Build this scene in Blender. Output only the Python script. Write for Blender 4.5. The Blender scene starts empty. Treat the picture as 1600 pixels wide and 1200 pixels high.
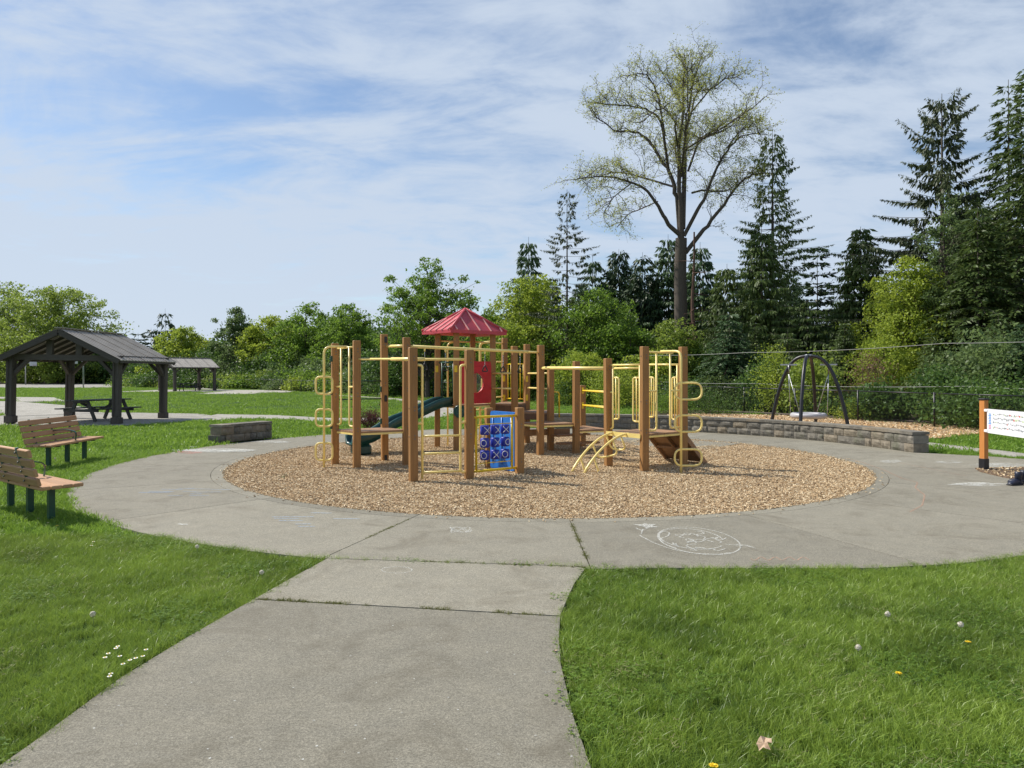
import bpy, math, random
import numpy as np
from mathutils import Vector, Matrix, noise as mnoise

random.seed(7)
RNG = np.random.default_rng(11)
R = math.radians
scene = bpy.context.scene
COL = scene.collection

# ------------------------------------------------------------------ camera, sky, sun, exposure
cam_data = bpy.data.cameras.new("camera")
cam = bpy.data.objects.new("camera", cam_data)
COL.objects.link(cam)
cam.location = (0, 0, 1.7)
cam.rotation_euler = (R(90), 0, 0)
cam_data.sensor_width = 36
cam_data.lens = 36 * 1120 / 1600
cam_data.shift_y = -0.01
cam_data.clip_start = 0.05
cam_data.clip_end = 3000
scene.camera = cam

SUN_EL = R(48)
SUN_AZ = (-0.92, 0.39)                      # horizontal direction towards the sun
sun_dir = Vector((SUN_AZ[0] * math.cos(SUN_EL), SUN_AZ[1] * math.cos(SUN_EL), math.sin(SUN_EL))).normalized()

world = bpy.data.worlds.new("World")
scene.world = world
world.use_nodes = True
wn, wl = world.node_tree.nodes, world.node_tree.links
wn.clear()
w_out = wn.new('ShaderNodeOutputWorld')
w_bg = wn.new('ShaderNodeBackground')
w_bg.inputs['Strength'].default_value = 0.115
w_sky = wn.new('ShaderNodeTexSky')
w_sky.sky_type = 'NISHITA'
w_sky.sun_disc = False
w_sky.sun_elevation = SUN_EL
w_sky.sun_rotation = math.atan2(SUN_AZ[0], SUN_AZ[1])
w_sky.air_density = 1.0
w_sky.dust_density = 0.25
w_sky.ozone_density = 2.2


def wmath(op, a, b=None, clamp=False):
    n = wn.new('ShaderNodeMath'); n.operation = op; n.use_clamp = clamp
    for i, v in enumerate((a, b)):
        if v is None: continue
        if isinstance(v, (int, float)): n.inputs[i].default_value = v
        else: wl.new(v, n.inputs[i])
    return n.outputs[0]


tc = wn.new('ShaderNodeTexCoord')
sx = wn.new('ShaderNodeSeparateXYZ'); wl.new(tc.outputs['Generated'], sx.inputs[0])
zc = wmath('ADD', wmath('MAXIMUM', sx.outputs['Z'], 0.0), 0.16)
cx = wn.new('ShaderNodeCombineXYZ')
wl.new(wmath('DIVIDE', sx.outputs['X'], zc), cx.inputs[0])
wl.new(wmath('DIVIDE', sx.outputs['Y'], zc), cx.inputs[1])


def wnoise(scale, rot, stretch, detail, rough, dist, off):
    m = wn.new('ShaderNodeMapping')
    m.inputs['Location'].default_value = off
    m.inputs['Rotation'].default_value = (0, 0, rot)
    m.inputs['Scale'].default_value = (scale * stretch, scale, 1)
    wl.new(cx.outputs[0], m.inputs['Vector'])
    n = wn.new('ShaderNodeTexNoise')
    n.inputs['Scale'].default_value = 1
    n.inputs['Detail'].default_value = detail
    n.inputs['Roughness'].default_value = rough
    n.inputs['Distortion'].default_value = dist
    wl.new(m.outputs[0], n.inputs['Vector'])
    return n.outputs['Fac']


n_big = wnoise(0.55, R(25), 0.7, 3, 0.5, 0.3, (3.1, 1.7, 0))
n_mid = wnoise(2.3, R(28), 0.6, 8, 0.62, 0.7, (0.3, 5.2, 0))
n_fine = wnoise(6.5, R(-20), 0.6, 5, 0.6, 0.4, (2, 2, 0))
mix = wmath('ADD', wmath('ADD', wmath('MULTIPLY', n_big, 0.50), wmath('MULTIPLY', n_mid, 0.62)), wmath('MULTIPLY', n_fine, 0.28))
# the thin cloud lies thickest towards the horizon
hz = wmath('MULTIPLY', wmath('SUBTRACT', 1.0, wmath('MINIMUM', wmath('MULTIPLY', sx.outputs['Z'], 1.55), 1.0)), 0.30)
mix = wmath('ADD', mix, hz)
ramp = wn.new('ShaderNodeMapRange')
ramp.interpolation_type = 'SMOOTHSTEP'
ramp.inputs['From Min'].default_value = 0.67
ramp.inputs['From Max'].default_value = 0.93
ramp.inputs['To Min'].default_value = 0.06
ramp.inputs['To Max'].default_value = 0.93
wl.new(mix, ramp.inputs['Value'])
w_mix = wn.new('ShaderNodeMix'); w_mix.data_type = 'RGBA'
wl.new(ramp.outputs[0], w_mix.inputs['Factor'])
wl.new(w_sky.outputs[0], w_mix.inputs[6])
w_mix.inputs[7].default_value = (4.6, 5.3, 6.3, 1)
wl.new(w_mix.outputs[2], w_bg.inputs['Color'])
wl.new(w_bg.outputs[0], w_out.inputs['Surface'])

sun_data = bpy.data.lights.new("sun", 'SUN')
sun_data.energy = 5.0
sun_data.angle = R(0.53)
sun_data.color = (1.0, 0.95, 0.87)
sun = bpy.data.objects.new("sun", sun_data)
COL.objects.link(sun)
sun.rotation_euler = sun_dir.to_track_quat('Z', 'Y').to_euler()

scene.view_settings.view_transform = 'Standard'
scene.view_settings.look = 'None'
scene.view_settings.exposure = 0.2
scene.view_settings.gamma = 1.0
scene.view_settings.use_curve_mapping = False
scene.cycles.max_bounces = 6
scene.cycles.transparent_max_bounces = 12


# ------------------------------------------------------------------ materials
def new_mat(name):
    m = bpy.data.materials.new(name)
    m.use_nodes = True
    nt = m.node_tree
    nt.nodes.clear()
    out = nt.nodes.new('ShaderNodeOutputMaterial')
    b = nt.nodes.new('ShaderNodeBsdfPrincipled')
    nt.links.new(b.outputs[0], out.inputs[0])
    return m, nt, b, out


def N(nt, kind, **kw):
    n = nt.nodes.new(kind)
    for k, v in kw.items():
        if k in n.inputs: n.inputs[k].default_value = v
        else: setattr(n, k, v)
    return n


def coords(nt, which='Object', scale=(1, 1, 1), rot=(0, 0, 0)):
    if which == 'World':
        g = nt.nodes.new('ShaderNodeNewGeometry'); o = g.outputs['Position']
    else:
        t = nt.nodes.new('ShaderNodeTexCoord'); o = t.outputs[which]
    m = nt.nodes.new('ShaderNodeMapping')
    m.inputs['Scale'].default_value = scale
    m.inputs['Rotation'].default_value = rot
    nt.links.new(o, m.inputs[0])
    return m.outputs[0]


def noise_fac(nt, vec, scale, detail=4, rough=0.55, dist=0.0):
    n = N(nt, 'ShaderNodeTexNoise', Scale=scale, Detail=detail, Roughness=rough, Distortion=dist)
    nt.links.new(vec, n.inputs['Vector'])
    return n.outputs['Fac']


def cramp(nt, fac, stops):
    r = nt.nodes.new('ShaderNodeValToRGB')
    e = r.color_ramp.elements
    while len(e) < len(stops): e.new(0.5)
    for i, (p, c) in enumerate(stops):
        e[i].position = p
        e[i].color = (*c, 1) if len(c) == 3 else c
    nt.links.new(fac, r.inputs[0])
    return r.outputs[0]


def mixc(nt, fac, a, b, mode='MIX'):
    m = nt.nodes.new('ShaderNodeMix'); m.data_type = 'RGBA'; m.blend_type = mode
    for sock, v in ((m.inputs[0], fac), (m.inputs[6], a), (m.inputs[7], b)):
        if isinstance(v, (int, float)): sock.default_value = v
        elif isinstance(v, tuple): sock.default_value = (*v, 1) if len(v) == 3 else v
        else: nt.links.new(v, sock)
    return m.outputs[2]


def bump(nt, b, h, strength, dist):
    n = nt.nodes.new('ShaderNodeBump')
    n.inputs['Strength'].default_value = strength
    n.inputs['Distance'].default_value = dist
    nt.links.new(h, n.inputs['Height'])
    nt.links.new(n.outputs[0], b.inputs['Normal'])


def obj_random(nt):
    return nt.nodes.new('ShaderNodeObjectInfo').outputs['Random']


def mat_plain(name, col, rough=0.5, metal=0.0, vary=0.12, nscale=12, bumps=0.15, spec=0.5):
    m, nt, b, _ = new_mat(name)
    v = coords(nt, 'World')
    f = noise_fac(nt, v, nscale, 5)
    d = tuple(c * (1 - vary) for c in col); l = tuple(min(1, c * (1 + vary)) for c in col)
    c1 = cramp(nt, f, [(0.3, d), (0.7, l)])
    nt.links.new(c1, b.inputs['Base Color'])
    b.inputs['Roughness'].default_value = rough
    b.inputs['Metallic'].default_value = metal
    b.inputs['Specular IOR Level'].default_value = spec
    if bumps: bump(nt, b, noise_fac(nt, v, nscale * 8, 3), bumps, 0.004)
    return m


def mat_wood(name, dark, light, rough=0.6, axis='Z', grain=0.35, spec=0.35):
    """weathered board or plastic lumber: fine grain along one object axis"""
    m, nt, b, _ = new_mat(name)
    s = {'Z': (60, 60, 2.5), 'X': (2.5, 60, 60), 'Y': (60, 2.5, 60)}[axis]
    v = coords(nt, 'Object', s)
    f = noise_fac(nt, v, 1.0, 6, 0.65)
    w = noise_fac(nt, coords(nt, 'World'), 1.9, 4, 0.6)
    c = cramp(nt, f, [(0.25, dark), (0.75, light)])
    r = nt.nodes.new('ShaderNodeMath'); r.operation = 'MULTIPLY_ADD'
    r.inputs[1].default_value = 0.3; r.inputs[2].default_value = 0.85
    nt.links.new(obj_random(nt), r.inputs[0])
    hsv = nt.nodes.new('ShaderNodeHueSaturation')
    nt.links.new(c, hsv.inputs['Color']); nt.links.new(r.outputs[0], hsv.inputs['Value'])
    c2 = mixc(nt, w, hsv.outputs[0], tuple(x * 0.72 + 0.02 for x in light), 'MIX')
    c3 = mixc(nt, grain, hsv.outputs[0], c2)
    nt.links.new(c3, b.inputs['Base Color'])
    b.inputs['Roughness'].default_value = rough
    b.inputs['Specular IOR Level'].default_value = spec
    bump(nt, b, f, 0.4, 0.005)
    return m


def mat_concrete(name, base, speck=0.5, warm=(1.08, 1.0, 0.88)):
    m, nt, b, _ = new_mat(name)
    v = coords(nt, 'World')
    big = noise_fac(nt, v, 0.55, 5, 0.6, 0.4)
    mid = noise_fac(nt, v, 4.2, 6, 0.65)
    fine = noise_fac(nt, v, 85, 4, 0.8)
    streak = noise_fac(nt, coords(nt, 'World', (6, 90, 6)), 1.0, 3, 0.6)
    d = tuple(x * 0.70 for x in base); l = tuple(x * 1.22 for x in base)
    c = cramp(nt, big, [(0.3, d), (0.72, l)])
    c = mixc(nt, mid, c, tuple(x * y for x, y in zip(base, warm)))
    c = mixc(nt, 0.45, c, cramp(nt, mid, [(0.35, tuple(x * 0.8 for x in base)), (0.62, tuple(x * 1.12 for x in base))]))
    c = mixc(nt, 0.35 * speck, c, cramp(nt, streak, [(0.3, (0.09, 0.09, 0.08)), (0.7, (0.36, 0.35, 0.32))]))
    c = mixc(nt, 0.5 * speck, c, cramp(nt, fine, [(0.34, tuple(x * 0.30 for x in base)), (0.5, base), (0.66, tuple(x * 2.3 for x in base))]))
    for vs_, amp in ((210.0, 0.48), (75.0, 0.16)):
        vo = N(nt, 'ShaderNodeTexVoronoi', Scale=vs_)
        nt.links.new(v, vo.inputs['Vector'])
        sp_ = nt.nodes.new('ShaderNodeSeparateColor'); nt.links.new(vo.outputs['Color'], sp_.inputs[0])
        lo_, hi_ = 1 - amp * .62, 1 + amp * .62
        c = mixc(nt, 1.0, c, cramp(nt, sp_.outputs[0], [(0.0, (lo_, lo_, lo_)), (1.0, (hi_, hi_, hi_))]), 'MULTIPLY')
    dirt = noise_fac(nt, v, 1.3, 7, 0.7, 1.2)
    c = mixc(nt, cramp(nt, dirt, [(0.5, (0, 0, 0)), (0.70, (0.6, 0.6, 0.6))]), c, (0.125, 0.108, 0.075))
    hsv = nt.nodes.new('ShaderNodeHueSaturation')
    r = nt.nodes.new('ShaderNodeMath'); r.operation = 'MULTIPLY_ADD'
    r.inputs[1].default_value = 0.26; r.inputs[2].default_value = 0.90
    nt.links.new(obj_random(nt), r.inputs[0])
    nt.links.new(c, hsv.inputs['Color']); nt.links.new(r.outputs[0], hsv.inputs['Value'])
    nt.links.new(hsv.outputs[0], b.inputs['Base Color'])
    b.inputs['Roughness'].default_value = 0.86
    b.inputs['Specular IOR Level'].default_value = 0.3
    bump(nt, b, fine, 0.45, 0.003)
    return m


def mat_leaf(name, dark, mid, light, trans=0.4, rough=0.5, patch=0.35, spec=0.3, tcol=None):
    """leaves and blades: colour by the tint of each leaf and by broad patches, light passes through"""
    m, nt, b, out = new_mat(name)
    at = nt.nodes.new('ShaderNodeAttribute'); at.attribute_name = 'tint'
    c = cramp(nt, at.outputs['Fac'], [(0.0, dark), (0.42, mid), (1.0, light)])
    if name.endswith('blades'):
        ri = nt.nodes.new('ShaderNodeMath'); ri.operation = 'MULTIPLY_ADD'; ri.use_clamp = True
        ri.inputs[1].default_value = 0.55; ri.inputs[2].default_value = 0.0
        nt.links.new(obj_random(nt), ri.inputs[0])
        c = mixc(nt, ri.outputs[0], c, mixc(nt, 0.5, mid, light))
        old = noise_fac(nt, coords(nt, 'World'), 2.3, 5, 0.7, 0.6)
        c = mixc(nt, cramp(nt, old, [(0.60, (0, 0, 0)), (0.78, (0.5, 0.5, 0.5))]), c, (0.27, 0.27, 0.09))
        dk = noise_fac(nt, coords(nt, 'World'), 0.8, 4, 0.6, 0.3)
        c = mixc(nt, cramp(nt, dk, [(0.36, (0.6, 0.6, 0.6)), (0.50, (0, 0, 0))]), c, dark)
    p = noise_fac(nt, coords(nt, 'World'), patch, 4, 0.6)
    c = mixc(nt, cramp(nt, p, [(0.42, (0, 0, 0)), (0.66, (0.6, 0.6, 0.6))]), c, light)
    nt.links.new(c, b.inputs['Base Color'])
    b.inputs['Roughness'].default_value = rough
    b.inputs['Specular IOR Level'].default_value = spec
    t = nt.nodes.new('ShaderNodeBsdfTranslucent')
    tc_ = mixc(nt, 0.55, c, tcol or tuple(min(1, x * 1.5) for x in light))
    nt.links.new(tc_, t.inputs['Color'])
    ms = nt.nodes.new('ShaderNodeMixShader'); ms.inputs[0].default_value = trans
    nt.links.new(b.outputs[0], ms.inputs[1]); nt.links.new(t.outputs[0], ms.inputs[2])
    nt.links.new(ms.outputs[0], out.inputs[0])
    return m


M = {}
M['post'] = mat_wood('brown_plastic_lumber', (0.24, 0.112, 0.033), (0.43, 0.225, 0.075))
M['board'] = mat_wood('brown_deck_board', (0.22, 0.115, 0.055), (0.42, 0.25, 0.135))
M['dark_board'] = mat_wood('dark_brown_riser_board', (0.10, 0.052, 0.028), (0.20, 0.11, 0.06))
M['yellow'] = mat_plain('cream_yellow_paint', (0.93, 0.73, 0.25), 0.32, vary=0.08, nscale=5, bumps=0.05)
M['bright_yellow'] = mat_plain('bright_yellow_paint', (0.78, 0.54, 0.02), 0.4, vary=0.08, bumps=0.05)
M['red'] = mat_plain('red_plastic', (0.56, 0.022, 0.028), 0.4, vary=0.12, nscale=7, bumps=0.08)
M['roof_red'] = mat_plain('faded_red_roof_plastic', (0.50, 0.055, 0.07), 0.45, vary=0.2, nscale=5)
M['roof_seam'] = mat_plain('highlight_pink_roof_seam', (0.74, 0.36, 0.33), 0.45, vary=0.2, nscale=8)  # seam colour lightened to hold the bright highlights along the ribs
M['blue'] = mat_plain('bright_blue_plastic', (0.03, 0.19, 0.60), 0.35, vary=0.1, nscale=5, bumps=0.05)
M['navy'] = mat_plain('deep_blue_plastic', (0.012, 0.028, 0.33), 0.4, vary=0.1)
M['white'] = mat_plain('white_paint', (0.75, 0.75, 0.75), 0.5, vary=0.06)
M['teal'] = mat_plain('dark_green_slide_plastic', (0.008, 0.055, 0.05), 0.3, vary=0.25, nscale=4, bumps=0.04)
M['dgreen'] = mat_plain('dark_green_metal', (0.012, 0.06, 0.035), 0.4, vary=0.2)
M['black'] = mat_plain('black_powder_coat', (0.014, 0.014, 0.017), 0.4, vary=0.2)
M['rubber'] = mat_plain('black_rubber', (0.02, 0.02, 0.022), 0.7)
M['steel'] = mat_plain('galvanised_steel', (0.45, 0.46, 0.47), 0.4, metal=0.7)
M['bolt'] = mat_plain('bolt_steel', (0.16, 0.15, 0.14), 0.4, metal=0.5)
M['swing_grey'] = mat_plain('light_grey_swing_plastic', (0.42, 0.41, 0.42), 0.45)
M['bench_wood'] = mat_wood('bench_slat', (0.36, 0.185, 0.085), (0.54, 0.32, 0.17), axis='X')
M['dark_wood'] = mat_wood('stained_dark_timber', (0.045, 0.037, 0.030), (0.115, 0.098, 0.082), rough=0.8)
M['dark_beam'] = mat_wood('stained_dark_beam', (0.045, 0.037, 0.030), (0.115, 0.098, 0.082), rough=0.8, axis='X')
M['table_wood'] = mat_wood('picnic_table_board', (0.025, 0.028, 0.026), (0.055, 0.058, 0.052), rough=0.6, axis='X')
M['metal_roof'] = mat_plain('grey_brown_metal_roof', (0.37, 0.335, 0.285), 0.5, vary=0.15, nscale=3, spec=0.4)
M['cedar'] = mat_wood('orange_stained_cedar', (0.50, 0.17, 0.035), (0.66, 0.28, 0.07))
M['sign_white'] = mat_plain('white_sign_face', (0.78, 0.78, 0.80), 0.35, vary=0.02, bumps=0)
M['ink_blue'] = mat_plain('sign_ink_blue', (0.08, 0.30, 0.70), 0.5)
M['ink_pink'] = mat_plain('sign_ink_pink', (0.65, 0.25, 0.42), 0.5)
M['ink_dark'] = mat_plain('sign_ink_dark', (0.30, 0.32, 0.33), 0.5)
M['ink_green'] = mat_plain('sign_ink_green', (0.45, 0.60, 0.25), 0.5)
M['ink_red'] = mat_plain('sign_ink_red', (0.65, 0.12, 0.08), 0.5)
M['boot'] = mat_plain('dark_navy_rubber', (0.012, 0.016, 0.035), 0.45)
M['concrete'] = mat_concrete('path_concrete', (0.22, 0.205, 0.158))
M['concrete_pale'] = mat_concrete('pale_concrete', (0.34, 0.325, 0.285), 0.4)
M['stone'] = None
M['bark'] = mat_wood('grey_brown_bark', (0.035, 0.028, 0.022), (0.14, 0.115, 0.09), rough=0.95, grain=0.5)
M['bark_red'] = mat_wood('reddish_bark', (0.05, 0.028, 0.02), (0.17, 0.10, 0.07), rough=0.95)
M['cable'] = mat_plain('weathered_cable', (0.30, 0.30, 0.28), 0.7)
M['bin_blue'] = mat_plain('blue_bin_plastic', (0.03, 0.10, 0.42), 0.4)


def make_stone():
    m, nt, b, _ = new_mat('split_face_stone')
    v = coords(nt, 'World')
    a = noise_fac(nt, v, 9, 7, 0.7)
    c = cramp(nt, a, [(0.30, (0.075, 0.067, 0.052)), (0.5, (0.18, 0.16, 0.125)), (0.70, (0.33, 0.30, 0.24))])
    t = cramp(nt, obj_random(nt), [(0.0, (0.12, 0.113, 0.095)), (0.5, (0.19, 0.175, 0.145)), (0.8, (0.30, 0.235, 0.15)), (1.0, (0.27, 0.25, 0.21))])
    c = mixc(nt, 0.5, c, t)
    moss = noise_fac(nt, v, 2.4, 4, 0.6)
    c = mixc(nt, cramp(nt, moss, [(0.58, (0, 0, 0)), (0.72, (0.4, 0.4, 0.4))]), c, (0.085, 0.10, 0.045))
    nt.links.new(c, b.inputs['Base Color'])
    b.inputs['Roughness'].default_value = 0.92
    bump(nt, b, noise_fac(nt, v, 45, 6, 0.7), 0.8, 0.02)
    return m


M['stone'] = make_stone()


def make_ground(name, kind):
    m, nt, b, _ = new_mat(name)
    v = coords(nt, 'World')
    if kind == 'lawn':
        a = noise_fac(nt, v, 0.35, 5, 0.6)
        f = noise_fac(nt, v, 14, 6, 0.75)
        c = cramp(nt, f, [(0.3, (0.012, 0.03, 0.006)), (0.55, (0.04, 0.09, 0.012)), (0.8, (0.10, 0.16, 0.035))])
        c = mixc(nt, cramp(nt, a, [(0.4, (0, 0, 0)), (0.7, (0.5, 0.5, 0.5))]), c, (0.09, 0.15, 0.022))
        bump(nt, b, f, 0.9, 0.06)
    elif kind == 'soil':
        f = noise_fac(nt, v, 9, 7, 0.75)
        c = cramp(nt, f, [(0.3, (0.03, 0.025, 0.015)), (0.55, (0.07, 0.06, 0.03)), (0.8, (0.13, 0.11, 0.06))])
        bump(nt, b, f, 0.8, 0.08)
    elif kind == 'joint':
        f = noise_fac(nt, v, 30, 6, 0.75)
        c = cramp(nt, f, [(0.3, (0.03, 0.028, 0.015)), (0.6, (0.07, 0.07, 0.03))])
        bump(nt, b, f, 0.8, 0.02)
    else:
        vo = N(nt, 'ShaderNodeTexVoronoi', Scale=38.0)
        vo.inputs['Randomness'].default_value = 1
        nt.links.new(v, vo.inputs['Vector'])
        sep = nt.nodes.new('ShaderNodeSeparateColor'); nt.links.new(vo.outputs['Color'], sep.inputs[0])
        if kind == 'chips':
            st = [(0.0, (0.13, 0.08, 0.04)), (0.35, (0.32, 0.215, 0.12)), (0.7, (0.48, 0.345, 0.20)), (1.0, (0.62, 0.48, 0.31))]
        elif kind == 'orange_chips':
            st = [(0.0, (0.20, 0.10, 0.035)), (0.4, (0.48, 0.28, 0.12)), (1.0, (0.66, 0.44, 0.22))]
        else:
            st = [(0.0, (0.035, 0.022, 0.014)), (0.4, (0.12, 0.08, 0.05)), (1.0, (0.26, 0.18, 0.12))]
        c = cramp(nt, sep.outputs[0], st)
        c = mixc(nt, 0.35, c, cramp(nt, noise_fac(nt, v, 1.2, 5, 0.6), [(0.3, st[1][1]), (0.7, st[-1][1])]))
        bump(nt, b, vo.outputs['Distance'], 0.9, 0.02)
    nt.links.new(c, b.inputs['Base Color'])
    b.inputs['Roughness'].default_value = 0.95
    b.inputs['Specular IOR Level'].default_value = 0.2
    return m


M['lawn'] = make_ground('lawn_soil_and_thatch', 'lawn')
M['soil'] = make_ground('forest_soil', 'soil')
M['joint'] = make_ground('joint_dirt', 'joint')
M['chips'] = make_ground('tan_wood_chips', 'chips')
M['orange_chips'] = make_ground('orange_wood_chips', 'orange_chips')
M['mulch'] = make_ground('dark_bark_mulch', 'mulch')


def make_chip_piece():
    m, nt, b, _ = new_mat('wood_chip_piece')
    c = cramp(nt, obj_random(nt), [(0.0, (0.13, 0.078, 0.038)), (0.22, (0.42, 0.29, 0.155)), (0.65, (0.60, 0.445, 0.255)), (1.0, (0.82, 0.70, 0.48))])
    nt.links.new(c, b.inputs['Base Color'])
    b.inputs['Roughness'].default_value = 0.85
    return m


M['chip_piece'] = make_chip_piece()


def make_chalk(name, col):
    m, nt, b, out = new_mat(name)
    b.inputs['Base Color'].default_value = (*col, 1)
    b.inputs['Roughness'].default_value = 1
    f = noise_fac(nt, coords(nt, 'World'), 75, 4, 0.75)
    g = cramp(nt, f, [(0.40, (0, 0, 0)), (0.62, (0.85, 0.85, 0.85))])
    tr = nt.nodes.new('ShaderNodeBsdfTransparent')
    ms = nt.nodes.new('ShaderNodeMixShader')
    nt.links.new(g, ms.inputs[0]); nt.links.new(tr.outputs[0], ms.inputs[1]); nt.links.new(b.outputs[0], ms.inputs[2])
    nt.links.new(ms.outputs[0], out.inputs[0])
    return m


M['chalk_white'] = make_chalk('white_chalk', (0.72, 0.72, 0.66))
M['chalk_pink'] = make_chalk('pink_chalk', (0.62, 0.33, 0.27))
M['chalk_orange'] = make_chalk('orange_chalk', (0.55, 0.33, 0.22))
M['chalk_blue'] = make_chalk('blue_chalk', (0.40, 0.50, 0.62))

M['grass'] = mat_leaf('grass_blades', (0.022, 0.062, 0.009), (0.115, 0.215, 0.02), (0.34, 0.45, 0.075), 0.28, 0.38, 1.3, 0.4)
M['grass_far'] = mat_leaf('far_grass_blades', (0.06, 0.15, 0.014), (0.14, 0.27, 0.025), (0.27, 0.40, 0.06), 0.36, 0.45, 0.35, 0.25)
M['moss'] = mat_leaf('joint_moss', (0.05, 0.07, 0.015), (0.11, 0.13, 0.02), (0.20, 0.20, 0.05), 0.3)
M['leaf_green'] = mat_leaf('mid_green_leaves', (0.022, 0.052, 0.008), (0.080, 0.155, 0.018), (0.22, 0.34, 0.045), 0.4)
M['leaf_dark'] = mat_leaf('dark_green_leaves', (0.016, 0.042, 0.010), (0.048, 0.105, 0.02), (0.12, 0.20, 0.04), 0.32)
M['leaf_yellow'] = mat_leaf('yellow_green_leaves', (0.07, 0.12, 0.012), (0.19, 0.27, 0.025), (0.36, 0.43, 0.06), 0.45)
M['leaf_olive'] = mat_leaf('olive_spring_leaves', (0.05, 0.09, 0.014), (0.15, 0.225, 0.03), (0.29, 0.37, 0.065), 0.42)
M['leaf_grey'] = mat_leaf('grey_green_leaves', (0.04, 0.07, 0.024), (0.095, 0.15, 0.05), (0.18, 0.25, 0.085), 0.42)
M['leaf_bud'] = mat_leaf('pale_opening_leaves', (0.10, 0.12, 0.026), (0.25, 0.275, 0.055), (0.43, 0.45, 0.11), 0.45)
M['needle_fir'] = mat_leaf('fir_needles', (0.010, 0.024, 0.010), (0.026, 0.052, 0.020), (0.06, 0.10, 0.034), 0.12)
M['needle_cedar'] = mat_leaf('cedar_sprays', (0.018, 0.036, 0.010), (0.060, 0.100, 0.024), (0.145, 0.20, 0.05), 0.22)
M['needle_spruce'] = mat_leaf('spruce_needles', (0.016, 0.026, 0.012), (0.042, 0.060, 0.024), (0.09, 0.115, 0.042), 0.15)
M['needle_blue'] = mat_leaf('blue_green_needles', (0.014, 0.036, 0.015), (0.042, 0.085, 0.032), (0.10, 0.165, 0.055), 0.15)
M['leaf_purple'] = mat_leaf('dark_red_shrub_leaves', (0.03, 0.012, 0.014), (0.07, 0.022, 0.024), (0.13, 0.05, 0.045), 0.3)
M['leaf_tan'] = mat_leaf('reddish_dry_twigs', (0.08, 0.045, 0.025), (0.17, 0.10, 0.055), (0.26, 0.16, 0.09), 0.2)
M['dry_grass'] = mat_leaf('dry_grass', (0.14, 0.15, 0.05), (0.26, 0.25, 0.10), (0.42, 0.38, 0.20), 0.25)
M['petal_yellow'] = mat_plain('dandelion_yellow', (0.80, 0.55, 0.01), 0.6)
M['petal_white'] = mat_plain('daisy_white', (0.80, 0.80, 0.78), 0.6)
M['seed_white'] = mat_plain('seed_head_white', (0.66, 0.61, 0.50), 0.8)
M['stem'] = mat_plain('flower_stem', (0.16, 0.22, 0.06), 0.6)
M['dry_leaf'] = mat_plain('dry_fallen_leaf', (0.42, 0.30, 0.20), 0.8, vary=0.3, nscale=40)


# ------------------------------------------------------------------ object helpers
def props(o, label=None, cat=None, group=None, kind=None):
    if label: o['label'] = label
    if cat: o['category'] = cat
    if group: o['group'] = group
    if kind: o['kind'] = kind
    return o


def thing(name, label, cat, loc=(0, 0, 0), rz=0.0, group=None, rot=None):
    o = bpy.data.objects.new(name, None)
    o.empty_display_size = 0.2
    COL.objects.link(o)
    o.location = loc
    o.rotation_euler = rot if rot else (0, 0, rz)
    return props(o, label, cat, group)


def origin(o):
    v = Vector((0, 0, 0))
    while o is not None:
        v += o.location
        o = o.parent
    return v


def arr_mesh(name, V, F, tint=None, smooth=False):
    """V (n,3); F (m,k) with one k for all faces"""
    V = np.asarray(V, np.float32); F = np.asarray(F, np.int32)
    me = bpy.data.meshes.new(name)
    k = F.shape[1]
    me.vertices.add(len(V)); me.vertices.foreach_set('co', V.ravel())
    me.loops.add(F.size); me.loops.foreach_set('vertex_index', F.ravel())
    me.polygons.add(len(F))
    me.polygons.foreach_set('loop_start', np.arange(0, F.size, k, dtype=np.int32))
    if smooth: me.polygons.foreach_set('use_smooth', np.ones(len(F), bool))
    if tint is not None:
        a = me.attributes.new('tint', 'FLOAT', 'FACE')
        a.data.foreach_set('value', np.asarray(tint, np.float32))
    me.update(calc_edges=True)
    return me


def link_mesh(name, me, mat, parent=None, loc=(0, 0, 0), rot=(0, 0, 0)):
    if mat is not None and not me.materials: me.materials.append(mat)
    o = bpy.data.objects.new(name, me)
    COL.objects.link(o)
    if parent is not None: o.parent = parent
    o.location = loc; o.rotation_euler = rot
    return o


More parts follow.
